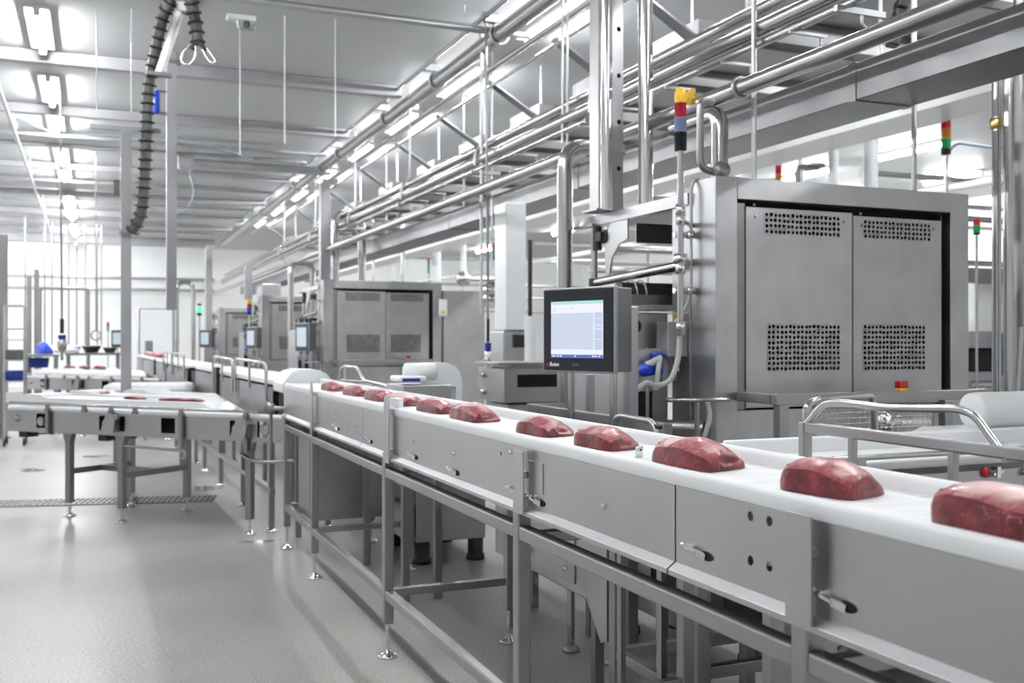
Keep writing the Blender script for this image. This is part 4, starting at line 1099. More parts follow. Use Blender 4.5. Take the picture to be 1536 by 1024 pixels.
ft, es = [o for o in bpy.data.objects if o.name in ('frame_table', 'emergency_stop')]
if ft.name != 'frame_table': ft, es = es, ft
dup(ft, (ft.location.x, ft.location.y + 9.71, 0), None, 'square tube steel frame in front of the second nearest machine')
dup(es, (4.15, es.location.y + 9.71, es.location.z), None, 'small red and yellow emergency stop on the frame of the second nearest machine')
# wire basket guard with a chrome roller in it
wy = 3.3
q0, q1 = P(1222, 662, Y=wy), P(1400, 606, Y=wy)
t = thing('wire_guard', 'wire mesh guard panel with a chrome roller behind the tube guard rail', 'guard', ((q0.x+q1.x)/2, wy, 0))
m = MB(); nx, nz = 22, 6
for i in range(nx + 1):
    x = q0.x + (q1.x-q0.x)*i/nx; m.cyl((x, wy, q0.z), (x, wy, q1.z), .0018, 5)
for j in range(nz + 1):
    z = q0.z + (q1.z-q0.z)*j/nz; m.cyl((q0.x, wy, z), (q1.x, wy, z), .0018, 5)
m.build('mesh', 'chrome', t)
m = MB(); m.tube([(q0.x, wy, q0.z), (q0.x, wy, q1.z), (q1.x, wy, q1.z), (q1.x, wy, q0.z)], .006, 8, closed=True); m.build('frame', 'steel', t)
r0, r1 = P(1330, 635, Y=wy+.12), P(1390, 633, Y=wy+.12)
m = MB(); m.cyl(r0, r1, .026, 16); m.lathe(r0, [(0, -.03), (.03, -.03), (.052, -.02), (.052, -.005), (.03, .0), (0, 0)], 16, axis=(1, 0, 0)); m.build('roller', 'chrome', t)
for x in (q0.x, q1.x):
    m = MB(); m.box(x-.012, x+.012, wy-.012, wy+.012, 0, q0.z); m.build('leg', 'steel', t)

# film roll station at the right edge
t = thing('film_station', 'fat white film roll over a blue tray at the right edge of the photo', 'film roll', (2.6, 2.36, 0))
m = MB(); c0_ = Vector((2.58, 2.40, 1.178)); c1_ = Vector((3.3, 2.40, 1.178))
m.lathe(c0_, [(0, 0), (.044, 0), (.056, .008), (.058, .03), (.058, .7), (0, .7)], 28, axis=(1, 0, 0)); m.build('roll', 'white_plastic', t)
m = MB(); m.prism([(2.30, 2.26, 1.085), (2.38, 2.26, 1.10), (2.46, 2.26, 1.125), (3.3, 2.26, 1.125), (3.3, 2.26, 1.10), (2.5, 2.26, 1.097), (2.4, 2.26, 1.085)], (0, .22, 0)); m.build('film_web', 'white_film', t, bev=.006)
m = MB(); m.box(2.42, 3.3, 2.27, 2.48, 1.060, 1.096); m.build('blue_tray', 'blue', t, bev=.003)
m = MB(); m.box(2.66, 3.3, 2.262, 2.269, 1.065, 1.10); m.build('dark_guard', 'black', t)
for x in (2.52, 3.2):
    m = MB(); m.box(x-.02, x+.02, 2.36, 2.44, 0, 1.03); m.build('leg', 'steel', t, bev=.003)
m = MB(); m.box(2.44, 3.3, 2.34, 2.46, 1.03, 1.058); m.build('bed', 'steel', t)

# tall pipes at the right
def bent_pair(px, lab, x_end, ytop, d=6.3, r=.028):
    p = P(px, 580, D=d); q = P(px, ytop, D=d)
    t = thing('service_pipe', lab, 'pipe', (p.x, p.y, 0))
    m = MB(); m.tube(fillet([(p.x, p.y, 0), (p.x, p.y, q.z), (q.x+.55, p.y, q.z+.06)], .12), r, 14); m.build('pipe_run', 'pipe_steel', t)
    return t, p
t, p = bent_pair(1495, 'left tall service pipe with a valve, bending to the right edge of the photo', 0, 66)
z = P(1495, 182, D=6.3).z
m = MB(); m.lathe((p.x, p.y, z-.05), [(0, 0), (.036, 0), (.042, .02), (.042, .05), (.034, .07), (0, .07)], 14); m.cyl((p.x, p.y, z-.02), (p.x+.08, p.y, z-.02), .02, 10); m.build('valve', 'brass', t)
t, p = bent_pair(1512, 'right tall service pipe at the right edge of the photo', 0, 82, 6.2, .030)
pipe('square_upright', 'thick steel upright at the right edge behind the service pipes', [(P(1532, 500, D=6.9).x, P(1532, 500, D=6.9).y, 0), (P(1532, 500, D=6.9).x, P(1532, 500, D=6.9).y, CEIL)], .05, 'column', 'steel_dull', 14)
p, q = P(1524, 620, D=5.5), P(1532, 490, D=5.5); p = p + (p - q) * (p.z / (q.z - p.z))
pipe('leaning_rod', 'thin steel rod leaning at the right edge with a chrome knob on top', [p, q], .014, 'rod', 'pipe_steel', 10)
# background line on the right
def slab(name, lab, cat, px0, py0, px1, py1, y, dy, mat, zbot=None, group=None):
    a, b = P(px0, py1, Y=y), P(px1, py0, Y=y)
    m = MB(); m.box(a.x, b.x, y, y+dy, a.z if zbot is None else zbot, b.z); return m.build(name, mat, None, lab, cat, group, bev=.006)
t = thing('background_line', 'grey machine bed with a dark opening beyond the right end of the nearest machine', 'machine', P(1490, 590, Y=7.2))
for nm, r_, mat in (('top_table', (1380, 497, 1545, 522), 'steel_panel'), ('dark_opening', (1390, 522, 1545, 556), 'cavity'), ('lower_panel', (1390, 556, 1545, 640), 'steel_panel')):
    a, b = P(r_[0], r_[3], Y=7.2), P(r_[2], r_[1], Y=7.2)
    m = MB(); m.box(a.x, b.x+1.5, 7.2 + (.05 if 'dark' in nm else 0), 8.0, a.z if nm != 'lower_panel' else .12, b.z); m.build(nm, mat, t, bev=.004)
m = MB(); a, b = P(1455, 576, Y=7.12), P(1545, 576, Y=7.12); m.cyl(a, b, .03, 12); m.build('roller', 'chrome', t)
m = MB(); a = P(1512, 500, Y=7.1); m.box(a.x, a.x+.2, 7.1, 7.19, a.z-.4, a.z); m.build('blue_cover', 'blue_dark', t)
for x in (6.0, 7.4):
    m = MB(); m.box(x-.04, x+.04, 7.4, 7.5, 0, .13); m.build('leg', 'steel', t)
slab('white_cabinet', 'white cabinet front beyond the service pipes at the right', 'cabinet', 1462, 425, 1560, 485, 9.5, .8, 'white_paint', 0)
a, b = P(1400, 422, Y=9.3), P(1560, 405, Y=9.3)
t = thing('grey_beam', 'grey horizontal beam on legs above the white cabinet at the right', 'beam', (a.x, 9.3, 0))
m = MB(); m.box(a.x, b.x, 9.3, 9.42, a.z, b.z); m.build('beam', 'steel_dull', t)
for x in (a.x, b.x-.1):
    m = MB(); m.box(x, x+.1, 9.3, 9.42, 0, a.z); m.build('leg', 'steel_dull', t)
for i, (x, y, z, lab) in enumerate(((6.9, 7.6, 2.95, 'upper of the thin background pipes at the right edge'), (7.2, 8.2, 2.45, 'middle of the thin background pipes at the right edge'), (7.6, 8.8, 2.25, 'lowest of the thin background pipes at the right edge'))):
    pipe('background_pipe', lab, [(5.5, y+2, z), (XR-.001, y+2, z+.0)], .04)
for i, y in enumerate((9.2, 11.0, 13.0, 15.5, 18.5, 22)):
    pipe('cross_pipe', '%s grey cross pipe far right below the right ceiling lights' % ORD[i], [(8.2, y, 3.35), (15.5, y, 3.35)], .035, mat='galvanised')
pipe('long_pipe', 'long pale pipe running under the right ceiling lights', [(9.6, 6, 3.25), (9.6, 32, 3.25)], .05, mat='white_paint')
pipe('blue_hose', 'thin blue hose beside the tall red, orange and green signal light', fillet([P(1425, 225, D=9), P(1436, 214, D=9), P(1475, 220, D=9), P(1510, 222, D=9)], .1), .014, 'hose', 'cable_blue', 8)
p = P(1210, 262, D=8.5)
t = thing('spray_head', 'small chrome pipe outlet poking up behind the top of the nearest machine', 'pipe', (p.x, p.y, 2.0))
m = MB(); m.tube(fillet([(p.x-.1, p.y, 1.8), (p.x-.1, p.y, p.z+.06), (p.x+.12, p.y, p.z+.06)], .06), .022, 10); m.lathe((p.x+.08, p.y, p.z+.07), [(0, 0), (.09, 0), (.09, .02), (0, .03)], 14); m.build('outlet', 'steel', t)
# =================================================================== DIAGONAL CONVEYORS AT LEFT
DO = Vector((-.65, 9.11, 0)); DR = math.radians(-44.8)
def LX(px):
    r = P(px, 511, D=1); k = r.x / r.y; a, b = math.cos(DR), math.sin(DR)
    return (k * DO.y - DO.x) / (a - b * k)
t = thing('diagonal_conveyor', 'nearest angled conveyor at left with white boards and cut-out side panel', 'conveyor', DO, local=True)
t.rotation_euler = (0, 0, DR)
DL = LX(424); zt, zb_ = .85, .672
m = MB()
cuts = [(LX(a), LX(b), .035, .15) for a, b in ((55, 70), (149, 188), (242, 263), (345, 366), (386, 408))]
m.sheet((0, 0, zb_), (DL, 0, 0), (0, 0, zt-zb_), [], .004, cuts); m.build('side_panel', 'steel', t)
MB().sheet((1.66, .72, zb_), (-1.66, 0, 0), (0, 0, zt-zb_), [], .004).build('side_panel', 'steel_panel', t)
MB().box(-.004, 0, 0, .72, zb_, zt).build('end_panel', 'steel_panel', t)
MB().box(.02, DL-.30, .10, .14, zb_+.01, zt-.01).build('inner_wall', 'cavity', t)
MB().prism([(.03, .0, zt+.001), (2.42, .0, zt+.001), (1.18, 1.25, zt+.001), (.30, 1.25, zt+.001), (.30, .98, zt+.001), (.03, .98, zt+.001)], (0, 0, .019)).build('belt', 'belt', t)
m = MB(); m.tube([(.02, .01, zt+.004), (DL, .01, zt+.004)], .02, 10); m.build('edge_roll', 'white_plastic', t)
for (x0, x1, y, h) in ((.03, 2.0, .10, .115), (.05, 1.50, .58, .12), (.32, 1.20, .95, .12)):
    m = MB(); o = [(x0, y, zt+.02), (x0, y, zt+h*.85), (x0+.04, y, zt+h), (x0+.22, y, zt+h), (x0+.27, y, zt+h*.78), (x1-.12, y, zt+h*.72), (x1, y, zt+.03), (x1, y, zt+.02)]
    m.prism(o, (0, .30, 0)); m.build('white_board', 'white_plastic', t, bev=.012)
m = MB(); m.tube([(LX(20), -.03, .905), (LX(391), -.03, .89)], .010, 8); m.build('guide_rod', 'pipe_steel', t)
for px, z0 in ((75, .665), (130, .86), (170, .86), (206, .86), (275, .60), (372, .60)):
    x = LX(px); m = MB(); m.box(x-.016, x+.016, -.036, -.012, z0, .90); m.box(x-.02, x+.02, -.04, .0, .845, .87); m.build('rod_holder', 'steel_dull', t, bev=.003)
for px in (62, 160, 355, 398):      # rollers seen through the cut-outs
    x = LX(px); m = MB(); m.cyl((x, -.012, .76), (x, .1, .76), .035, 12); m.build('roller_end', 'steel', t)
for px in (171, 366):               # folded drip shields
    x = LX(px); m = MB(); m.prism([(x-.07, -.004, .72), (x-.02, -.004, .84), (x+.05, -.004, .84), (x+.07, -.004, .80), (x+.05, -.004, .70), (x-.05, -.004, .69)], (0, -.06, 0)); m.build('drip_shield', 'steel', t, bev=.004)
m = MB(); x = LX(27); m.lathe((x, -.0, .775), [(0, 0), (.03, 0), (.03, .01), (.01, .02), (0, .02)], 12, axis=(0, -1, 0)); m.build('cover_cap', 'steel', t)
for px in (25, 145):
    x = LX(px); m = MB(); m.cbox((x, .12, .645), .09, .12, .055); m.cyl((x+.04, .10, .645), (x+.30, .10, .655), .008, 8); m.build('foot_pedal', 'black_rubber', t, bev=.01)
for x, y, yel in ((.572, .10, 0), (1.166, .04, 0), (.66, .68, 0), (1.25, .68, 0), (2.37, .02, 1)):
    m = MB(); m.box(x-.025, x+.025, y-.025, y+.025, .11, zb_+.0); m.prism([(x-.05, y-.027, zb_), (x+.05, y-.027, zb_), (x+.025, y-.027, zb_-.08), (x-.025, y-.027, zb_-.08)], (0, .05, 0)); lg = m.build('leg', 'steel_dull', t, bev=.003)
    m = MB(); m.cyl((x, y, .02), (x, y, .12), .010, 8); m.lathe((x, y, 0), [(0, 0), (.05, 0), (.045, .012), (.014, .03), (0, .03)], 16); m.build('levelling_foot', 'chrome', lg)
for a, b in (((.572, .10), (.66, .68)), ((1.166, .04), (1.25, .68)), ((.62, .39), (1.21, .36))):
    m = MB(); m.bar((*a, .36), (*b, .36), .03, .045); m.build('cross_bar', 'steel_dull', t)
m = MB(); m.cyl((LX(190), -.02, .60), (LX(280), -.02, .585), .010, 8); m.tube(fillet([(LX(262), -.02, .585), (LX(280), -.02, .585), (LX(280), -.02, .53), (LX(272), -.02, .53)], .01), .01, 8); m.build('crank_handle', 'pipe_steel', t)
d1 = t
dup(t, (-.95, 16.9, 0), DR - .05, 'second angled conveyor at left, beyond the square post', skip=('foot_pedal', 'crank_handle'))
# meat scraps on the two angled conveyors
def chunk(label, px, py, d, w_, h, grp, cat='meat piece'):
    p = P(px, py, D=d)
    me = steak_mesh(int(px*7+py) % 97, w_, w_*.5, h, .4)
    o = bpy.data.objects.new('meat_piece', me); COL.objects.link(o); o.location = p; o.rotation_euler = (0, 0, DR + 1.57)
    o['label'] = label; o['category'] = cat; o['kind'] = 'thing'; o['group'] = grp
    return o
def on_top(px, z, yl, zlift=0):
    """point of the nearest angled conveyor at local y and height z under a pixel column"""
    a = Vector((math.cos(DR), math.sin(DR), 0)); n_ = Vector((-math.sin(DR), math.cos(DR), 0)); o = DO + n_ * yl
    r = P(px, 511, D=1); k = r.x / r.y; s_ = (k * o.y - o.x) / (a.x - a.y * k); q = o + a * s_; q.z = z; return q
for px, yl, z, w_, lab in ((292, .25, .936, .20, 'dark red meat slice lying nearest the right end of the nearest angled conveyor'), (262, .25, .937, .24, 'thin meat slice just left of the dark red one on the angled conveyor'),
                       (205, .28, .940, .20, 'pale pink meat slice on the front white board of the nearest angled conveyor'), (148, .74, .945, .22, 'flat meat slice on the second white board of the nearest angled conveyor')):
    q = on_top(px, z, yl)
    o = chunk(lab, 100 + px, 3, 5, w_, .022, 'meat slices on the nearest angled conveyor'); o.location = q
for i, (px, lab) in enumerate(((106, 'left meat piece on the second angled conveyor'), (128, 'middle meat piece on the second angled conveyor'), (151, 'right meat piece on the second angled conveyor'))):
    p = P(px, 553, Z=.95); o = chunk(lab, px, 553, 15, .2, .05, 'meat pieces on the second angled conveyor'); o.location = P(px, 556, D=15.9)
    o.location.z = .965
# film-wrapped tray stack
p = P(226, 588, D=11.2)
t = thing('wrapped_trays', 'low white tray stack wrapped in film behind the nearest angled conveyor', 'tray stack', (p.x, p.y, 0), local=True); t.rotation_euler = (0, 0, -.12)
m = MB(); m.box(-.48, .46, -.25, .35, .80, .93); m.build('tray', 'white_film', t, bev=.06)
m = MB(); m.box(-.44, .40, -.22, .32, .64, .795); m.build('lower_tray', 'steel', t, bev=.02)
for x, y in ((-.35, -.15), (.33, -.15), (-.35, .25), (.33, .25)):
    m = MB(); m.box(x-.02, x+.02, y-.02, y+.02, 0, .64); m.build('leg', 'steel_dull', t)
# square post behind the angled conveyor, and the one at the left edge
p = P(189, 742, Z=0); zt_ = P(189, 195, X=p.x).z
t = thing('floor_post', 'square steel post rising behind the nearest angled conveyor to the hose end', 'post', (p.x, p.y, 0))
m = MB(); m.box(p.x-.045, p.x+.045, p.y-.045, p.y+.045, .06, zt_); m.build('post', 'beam_paint', t, bev=.004)
m = MB(); m.lathe((p.x, p.y, 0), [(0, 0), (.08, 0), (.08, .015), (.03, .03), (.03, .06), (0, .06)], 16); m.build('foot', 'chrome', t)
q = P(200, 346, D=9.12); m = MB(); m.cbox((p.x+.02, p.y-.03, q.z-.01), .16, .12, .03); m.build('hose_bracket', 'steel_dull', t)
m = MB(); m.box(p.x-.30, p.x+.30, p.y-.02, p.y+.02, zt_-.01, zt_+.03); m.build('cross_head', 'steel_dull', t)
m = MB(); m.cbox((p.x-.08, p.y-.03, 2.78), .05, .06, .14); m.build('switch_box', 'hose_grey', t)
p = P(4, 560, D=14.5)
t = thing('floor_post', 'thick grey post at the left edge of the photo', 'post', (p.x, p.y, 0))
m = MB(); m.box(p.x-.09, p.x+.065, p.y-.08, p.y+.08, 0, P(4, 352, D=14.5).z); m.build('post', 'steel_dull', t, bev=.006)
m = MB(); m.box(p.x-.12, p.x+.10, p.y-.1, p.y+.1, 0, .02); m.build('base_plate', 'steel_dull', t)

pipe('bent_bar', 'thin bent steel bar between the angled conveyor leg and the main line end', fillet([P(362, 680, D=7.35), P(376, 690, D=7.15), P(400, 693, D=6.95), P(441, 690, D=6.72)], .15, 4), .014, 'bar', 'pipe_steel', 10)
p = P(405, 612, D=6.9)
t = thing('hand_wheel', 'round steel knob on a thin stem at the left end of the main line', 'hand wheel', (p.x, p.y, p.z))
m = MB(); m.lathe(p, [(0, -.02), (.035, -.02), (.045, 0), (.035, .02), (0, .02)], 16, axis=(-.4, -.9, 0)); m.build('knob', 'steel_dull', t)
m = MB(); m.cyl(p, (XN+.02, 6.93, p.z-.0), .016, 10); m.build('stem', 'steel', t)
m = MB(); m.cyl((p.x+.01, p.y+.02, p.z), (p.x+.01, p.y+.02, .55), .011, 8); m.build('drop_rod', 'steel_dull', t)

# =================================================================== MAIN LINE CONTINUES
t = thing('line_conveyor', 'second conveyor of the main line with bent wire guards, beyond the steaks', 'conveyor', (1.21, 7.46, 0), local=True); t.rotation_euler = (0, 0, math.radians(1.6))
LL = 4.6
MB().box(.02, .40, 0, LL, 1.085, 1.105).build('belt', 'belt', t)
for x, nm in ((0, 'near'), (.40, 'far')):
    m = MB(); m.box(x, x+.025, 0, LL, 1.075, 1.115); m.build('edge_strip', 'white_plastic', t, bev=.008)
for y0, y1 in ((0, 1.5), (1.52, 2.7), (2.9, LL)):
    m = MB(); m.box(-.002, .003, y0, y1, .80, 1.06); m.build('side_panel', 'steel_dull', t, bev=.002)
m = MB(); m.box(.05, .38, .02, LL-.02, .82, 1.05); m.build('inner_wall', 'steel_dull', t)
m = MB(); m.box(-.03, .01, 2.70, 2.90, .72, 1.14); m.build('dark_gap', 'black', t)
for z in (.72, .30):
    m = MB(); m.bar((0, 0, z), (0, LL, z), .04); m.build('rail', 'steel', t)
for y in (.05, 1.3, 2.6, 3.8, 4.55):
    for x in (0, .42):
        m = MB(); m.box(x-.02, x+.02, y-.02, y+.02, .03, .82); lg = m.build('leg', 'steel', t)
        m = MB(); m.lathe((x, y, 0), [(0, 0), (.045, 0), (.04, .012), (.015, .03), (0, .03)], 12); m.build('levelling_foot', 'chrome', lg)
for y0, y1 in ((.15, 1.6), (1.75, 3.0)):
    m = MB(); m.tube(fillet([(-.02, y0, .95), (-.02, y0, 1.235), (-.02, y1, 1.245), (-.02, y1, .95)], .10), .012, 8); w_ = m.build('bent_guard', 'pipe_steel', t)
    m = MB(); m.cyl((-.02, (y0+y1)/2, 1.02), (-.02, (y0+y1)/2, 1.24), .010, 6); m.build('guard_stay', 'pipe_steel', w_)
dup(t, (1.02, 12.4, 0), math.radians(1.2), 'third conveyor of the main line, far back, with bent wire guards', skip=('dark_gap',))
dup(t, (.92, 17.6, 0), math.radians(1.0), 'farthest conveyor of the main line, carrying small red steaks', skip=('bent_guard', 'dark_gap'))
for i in range(6):
    o = chunk('tiny red steak far back on the farthest conveyor of the main line', 200 + 31*i, 40, 20, .26, .09, 'tiny steaks on the farthest conveyor'); o.location = (1.08 - .011*i, 18.4 + i*.62, 1.106); o.rotation_euler = (0, 0, .2)
for i, (y, x) in enumerate(((7.6, 1.40), (8.4, 1.36))):
    pass
# white chute at the end of the main belt
t = thing('white_chute', 'white plastic chute with a curved hood at the far end of the main belt', 'chute', (1.75, 7.0, 0))
a = lambda px, py: P(px, py, Y=7.0)
m = MB(); m.prism([a(424, 590), a(424, 576), a(438, 558), a(452, 554), a(480, 555), a(492, 562), a(507, 584), a(507, 590)][::-1], (0, .40, 0)); m.build('hood', 'white_plastic', t, bev=.015)
for x in (1.35, 1.85):
    m = MB(); m.box(x-.02, x+.02, 7.2, 7.24, 0, a(424, 590).z); m.build('leg', 'steel', t)
# second film station beside the main belt
t = thing('film_station', 'white film roll with a curved white hood beside the middle of the main belt', 'film roll', (1.8, 5.2, 0))
Y2 = 5.25
a = lambda px, py, y=Y2: P(px, py, Y=y)
c0_, c1_ = a(606, 557), a(652, 557)
m = MB(); m.lathe(c0_, [(0, 0), (.035, 0), (.046, .010), (.047, c1_.x-c0_.x), (0, c1_.x-c0_.x+.002)], 20, axis=(1, 0, 0)); m.build('roll', 'white_plastic', t)
o = [a(640, 544), a(672, 544), a(683, 549), a(690, 558), a(693, 570), a(693, 611), a(684, 611), a(684, 580), a(640, 575)]
m = MB(); m.prism(o[::-1], (0, .12, 0)); m.build('hood', 'white_plastic', t, bev=.008)
m = MB(); p = a(646, 554); m.lathe((p.x, Y2-.001, p.z), [(0, 0), (.011, 0), (.009, .006), (0, .006)], 12, axis=(0, -1, 0)); m.build('bolt', 'steel', t)
p0_, p1_ = a(592, 603, 5.05), a(677, 577, 5.05)
m = MB(); p0_.x = max(p0_.x, 1.49); m.box(p0_.x, p1_.x, 5.05, 5.38, p0_.z-.03, p1_.z); m.build('bed', 'steel_panel', t, bev=.004)
m = MB(); q0_, q1_ = a(600, 573, 5.1), a(640, 564, 5.1); m.box(q0_.x, q1_.x, 5.1, 5.3, q0_.z, q1_.z); m.build('film_guide', 'white_film', t, bev=.01)
m = MB(); q0_, q1_ = a(604, 572, 5.095), a(630, 567, 5.095); m.box(q0_.x, q1_.x, 5.09, 5.1, q0_.z, q1_.z); m.build('blue_tray', 'blue_dark', t)
for x in (p0_.x+.06, p1_.x-.02):
    m = MB(); m.box(x-.02, x+.02, 5.2, 5.24, 0, p0_.z-.03); m.build('leg', 'steel', t)
# wire guard beside the main belt
t = thing('wire_guard', 'bent wire guard with a clear film cover beside the far steaks', 'guard', (1.55, 5.9, 1.1))
gw = 1.53
b_ = lambda px, py: P(px, py, X=gw)
m = MB(); m.tube(fillet([b_(509, 585), b_(511, 553), b_(517, 549), b_(536, 551), b_(545, 570), b_(583, 579), b_(587, 600)], .05, 4), .010, 8); m.build('bent_rod', 'pipe_steel', t)
m = MB(); m.tube([b_(510, 570), b_(545, 572)], .007, 6); m.tube([b_(517, 550), b_(519, 585)], .006, 6); m.tube([b_(535, 570), b_(535, 590)], .006, 6); m.tube([b_(560, 575), b_(560, 594)], .006, 6); m.build('stay', 'pipe_steel', t)
m = MB(); m.prism([b_(538, 574), b_(580, 581), b_(582, 600), b_(540, 590)], (.10, 0, 0)); m.build('film_cover', 'clear_film', t, bev=.004)
m = MB(); m.box(gw-.015, gw+.12, 5.56, b_(508, 590).y, 1.03, 1.06); m.build('bed', 'steel', t)
for y in (5.62, 6.15):
    m = MB(); m.box(gw+.03, gw+.07, y, y+.04, 0, 1.03); m.build('leg', 'steel', t)

# =================================================================== UNDER AND BEHIND THE MAIN CONVEYOR
def cabinet(name, lab, x0, x1, y0, y1, z0, z1, mat='steel_panel', feet=True, extra=None, cat='cabinet'):
    t = thing(name, lab, cat, ((x0+x1)/2, (y0+y1)/2, 0))
    m = MB(); m.box(x0, x1, y0, y1, z0, z1); m.build('body', mat, t, bev=.006)
    if feet:
        for x in (x0+.05, x1-.05):
            for y in (y0+.05, y1-.05):
                m = MB(); m.lathe((x, y, 0), [(0, 0), (.06, 0), (.06, .03), (.05, .04), (.05, z0), (0, z0)], 14); m.build('foot', 'black_rubber', t)
    return t
t = cabinet('control_box', 'tall steel control box hung at the far end under the main conveyor', 1.26, 1.72, 6.30, 6.72, .27, .779, feet=False)
m = MB(); m.box(1.50, 1.58, 6.36, 6.40, .79, .80); m.build('hanger_strap', 'steel', t)
m = MB(); m.box(1.252, 1.26, 6.33, 6.69, .31, .77); m.build('door', 'steel_panel', t, bev=.003)
t = cabinet('motor_cabinet', 'steel motor cabinet with black feet under the middle of the main conveyor', 1.86, 2.32, 6.02, 6.75, .14, .86)
m = MB(); m.box(1.85, 1.86, 6.1, 6.6, .22, .45); m.build('vent_plate', 'steel_dull', t, bev=.003)
m = MB(); m.prism([(1.82, 6.05, .14), (1.82, 6.05, .36), (1.855, 6.05, .36), (1.855, 6.05, .20)], (0, .5, 0)); m.build('bracket', 'steel', t)
t = cabinet('hanging_enclosure', 'low steel enclosure with a panel door behind the main conveyor legs', 1.83, 1.925, 3.62, 4.62, .36, .86, feet=False)
m = MB(); m.box(1.822, 1.83, 3.72, 4.25, .40, .84); d_ = m.build('panel_door', 'steel_panel', t, bev=.003)
m = MB(); m.lathe((1.822, 3.80, .45), [(0, 0), (.012, 0), (.012, .006), (0, .008)], 10, axis=(-1, 0, 0)); m.cbox((1.81, 4.2, .46), .03, .09, .025); m.build('latch', 'chrome', d_)
m = MB(); m.prism([(1.831, 3.62, .36), (1.831, 3.62, .84), (1.831, 3.45, .84), (1.831, 3.45, .24), (1.831, 3.50, .22)][::-1], (.02, 0, 0)); m.build('angled_skirt', 'steel_panel', t)
for y in (3.66, 4.56):
    m = MB(); m.box(1.88, 1.92, y-.02, y+.02, 0, .37); m.build('leg', 'steel_dull', t)
# dark drive box and its stand
t = thing('drive_stand', 'dark drive box on a braced square tube stand beneath the main conveyor', 'stand', (2.0, 3.0, 0))
m = MB(); m.box(1.98, 2.4, 2.88, 3.38, .42, .88); m.build('drive_box', 'black', t, bev=.01)
lx = 1.86
ys_ = [3.42, 2.84, 2.42]
for y in ys_:
    for x in (lx, 2.46):
        m = MB(); m.box(x-.024, x+.024, y-.024, y+.024, 0 if x > 2 else .0, .93); m.build('leg', 'steel', t, bev=.003)
for a, b in (((lx, 3.42, .20), (lx, 2.42, .20)), ((2.46, 3.42, .20), (2.46, 2.42, .20)), ((lx, 3.42, .20), (2.46, 3.42, .20)), ((lx, 2.84, .30), (2.46, 2.84, .30)), ((lx, 2.42, .92), (2.46, 2.42, .92)), ((lx, 3.42, .92), (lx, 2.42, .92))):
    m = MB(); m.bar(a, b, .036, .04); m.build('cross_bar', 'steel', t, bev=.003)
m = MB(); m.bar((lx, 2.80, .10), (1.95, 2.15, .66), .035, .045); m.build('diagonal_brace', 'steel', t, bev=.003)
m = MB(); m.cyl((2.1, 2.5, .34), (2.1, 2.5, .62), .06, 14); m.lathe((2.1, 2.5, .20), [(0, 0), (.13, 0), (.15, .05), (.13, .07), (0, .07)], 18); m.build('motor', 'steel_dull', t)
m = MB(); m.cyl((1.98, 2.62, .05), (1.98, 2.62, .92), .014, 8); m.build('conduit', 'pipe_steel', t)
t = cabinet('long_cabinet', 'long steel base cabinet standing behind the main conveyor under the touch screen', 2.32, 2.70, 3.60, 4.30, .16, .92)
t = cabinet('machine_base', 'steel machine base behind the main conveyor below the cross conveyor', 2.60, 3.3, 2.5, 3.14, .15, .95)
# service rail in front of the nearest machine
rx = 2.14
r_ = lambda px, py: P(px, py, X=rx)
t = thing('service_rail', 'square tube service rail with posts below the touch screen', 'rail', (rx, 4, 0))
A, B = r_(795, 612), r_(1003, 655)
m = MB(); m.bar((rx, A.y, A.z), (rx, B.y, A.z), .035, .05); m.build('top_rail', 'steel', t, bev=.003)
m = MB(); m.bar((rx, A.y, A.z), (rx+.2, A.y, A.z), .035, .05); m.build('end_rail', 'steel', t, bev=.003)
for px, w_ in ((874, .034), (934, .05)):
    p = r_(px, 640); m = MB(); m.box(rx-w_/2+.04, rx+w_/2+.04, p.y-w_/2, p.y+w_/2, 0, 1.24 if px < 900 else 1.55); m.build('post', 'steel', t, bev=.003)
for y in (A.y-.05, B.y+.05):
    m = MB(); m.box(rx-.02, rx+.02, y-.02, y+.02, 0, A.z-.025); m.build('leg', 'steel', t, bev=.003)
g0, g1 = P(918, 648, X=1.72), P(984, 664, X=1.72)
t = thing('clear_guard', 'small clear guard plate on a bracket at the back edge of the main belt', 'guard', ((g0.x+.05), (g0.y+g1.y)/2, 1.0))
m = MB(); zt__ = P(950, 626, X=1.72).z
m.tube(fillet([(1.72, g0.y, 1.02), (1.72, g0.y-.03, zt__-.01), (1.72, g0.y-.07, zt__), (1.72, g1.y+.03, zt__-.005), (1.72, g1.y, zt__-.03), (1.72, g1.y-.01, 1.02)], .03), .011, 8); m.build('frame', 'steel', t)
m = MB(); m.box(1.725, 1.73, g1.y+.05, g0.y-.07, 1.03, zt__-.05); m.build('clear_pane', 'clear_film', t)
m = MB(); m.cyl((1.715, g1.y, zt__-.02), (1.74, g1.y, zt__-.02), .009, 12); m.build('hinge_knob', 'black_rubber', t)
m = MB(); m.bar((1.745, g0.y+.05, 1.01), (1.745, g1.y-.1, 1.01), .03, .04); m.build('bed_rail', 'steel', t)
for y in (g0.y-.03, g1.y):
    m = MB(); m.box(1.74, 1.76, y, y+.03, 0, 1.0); m.build('leg', 'steel', t)

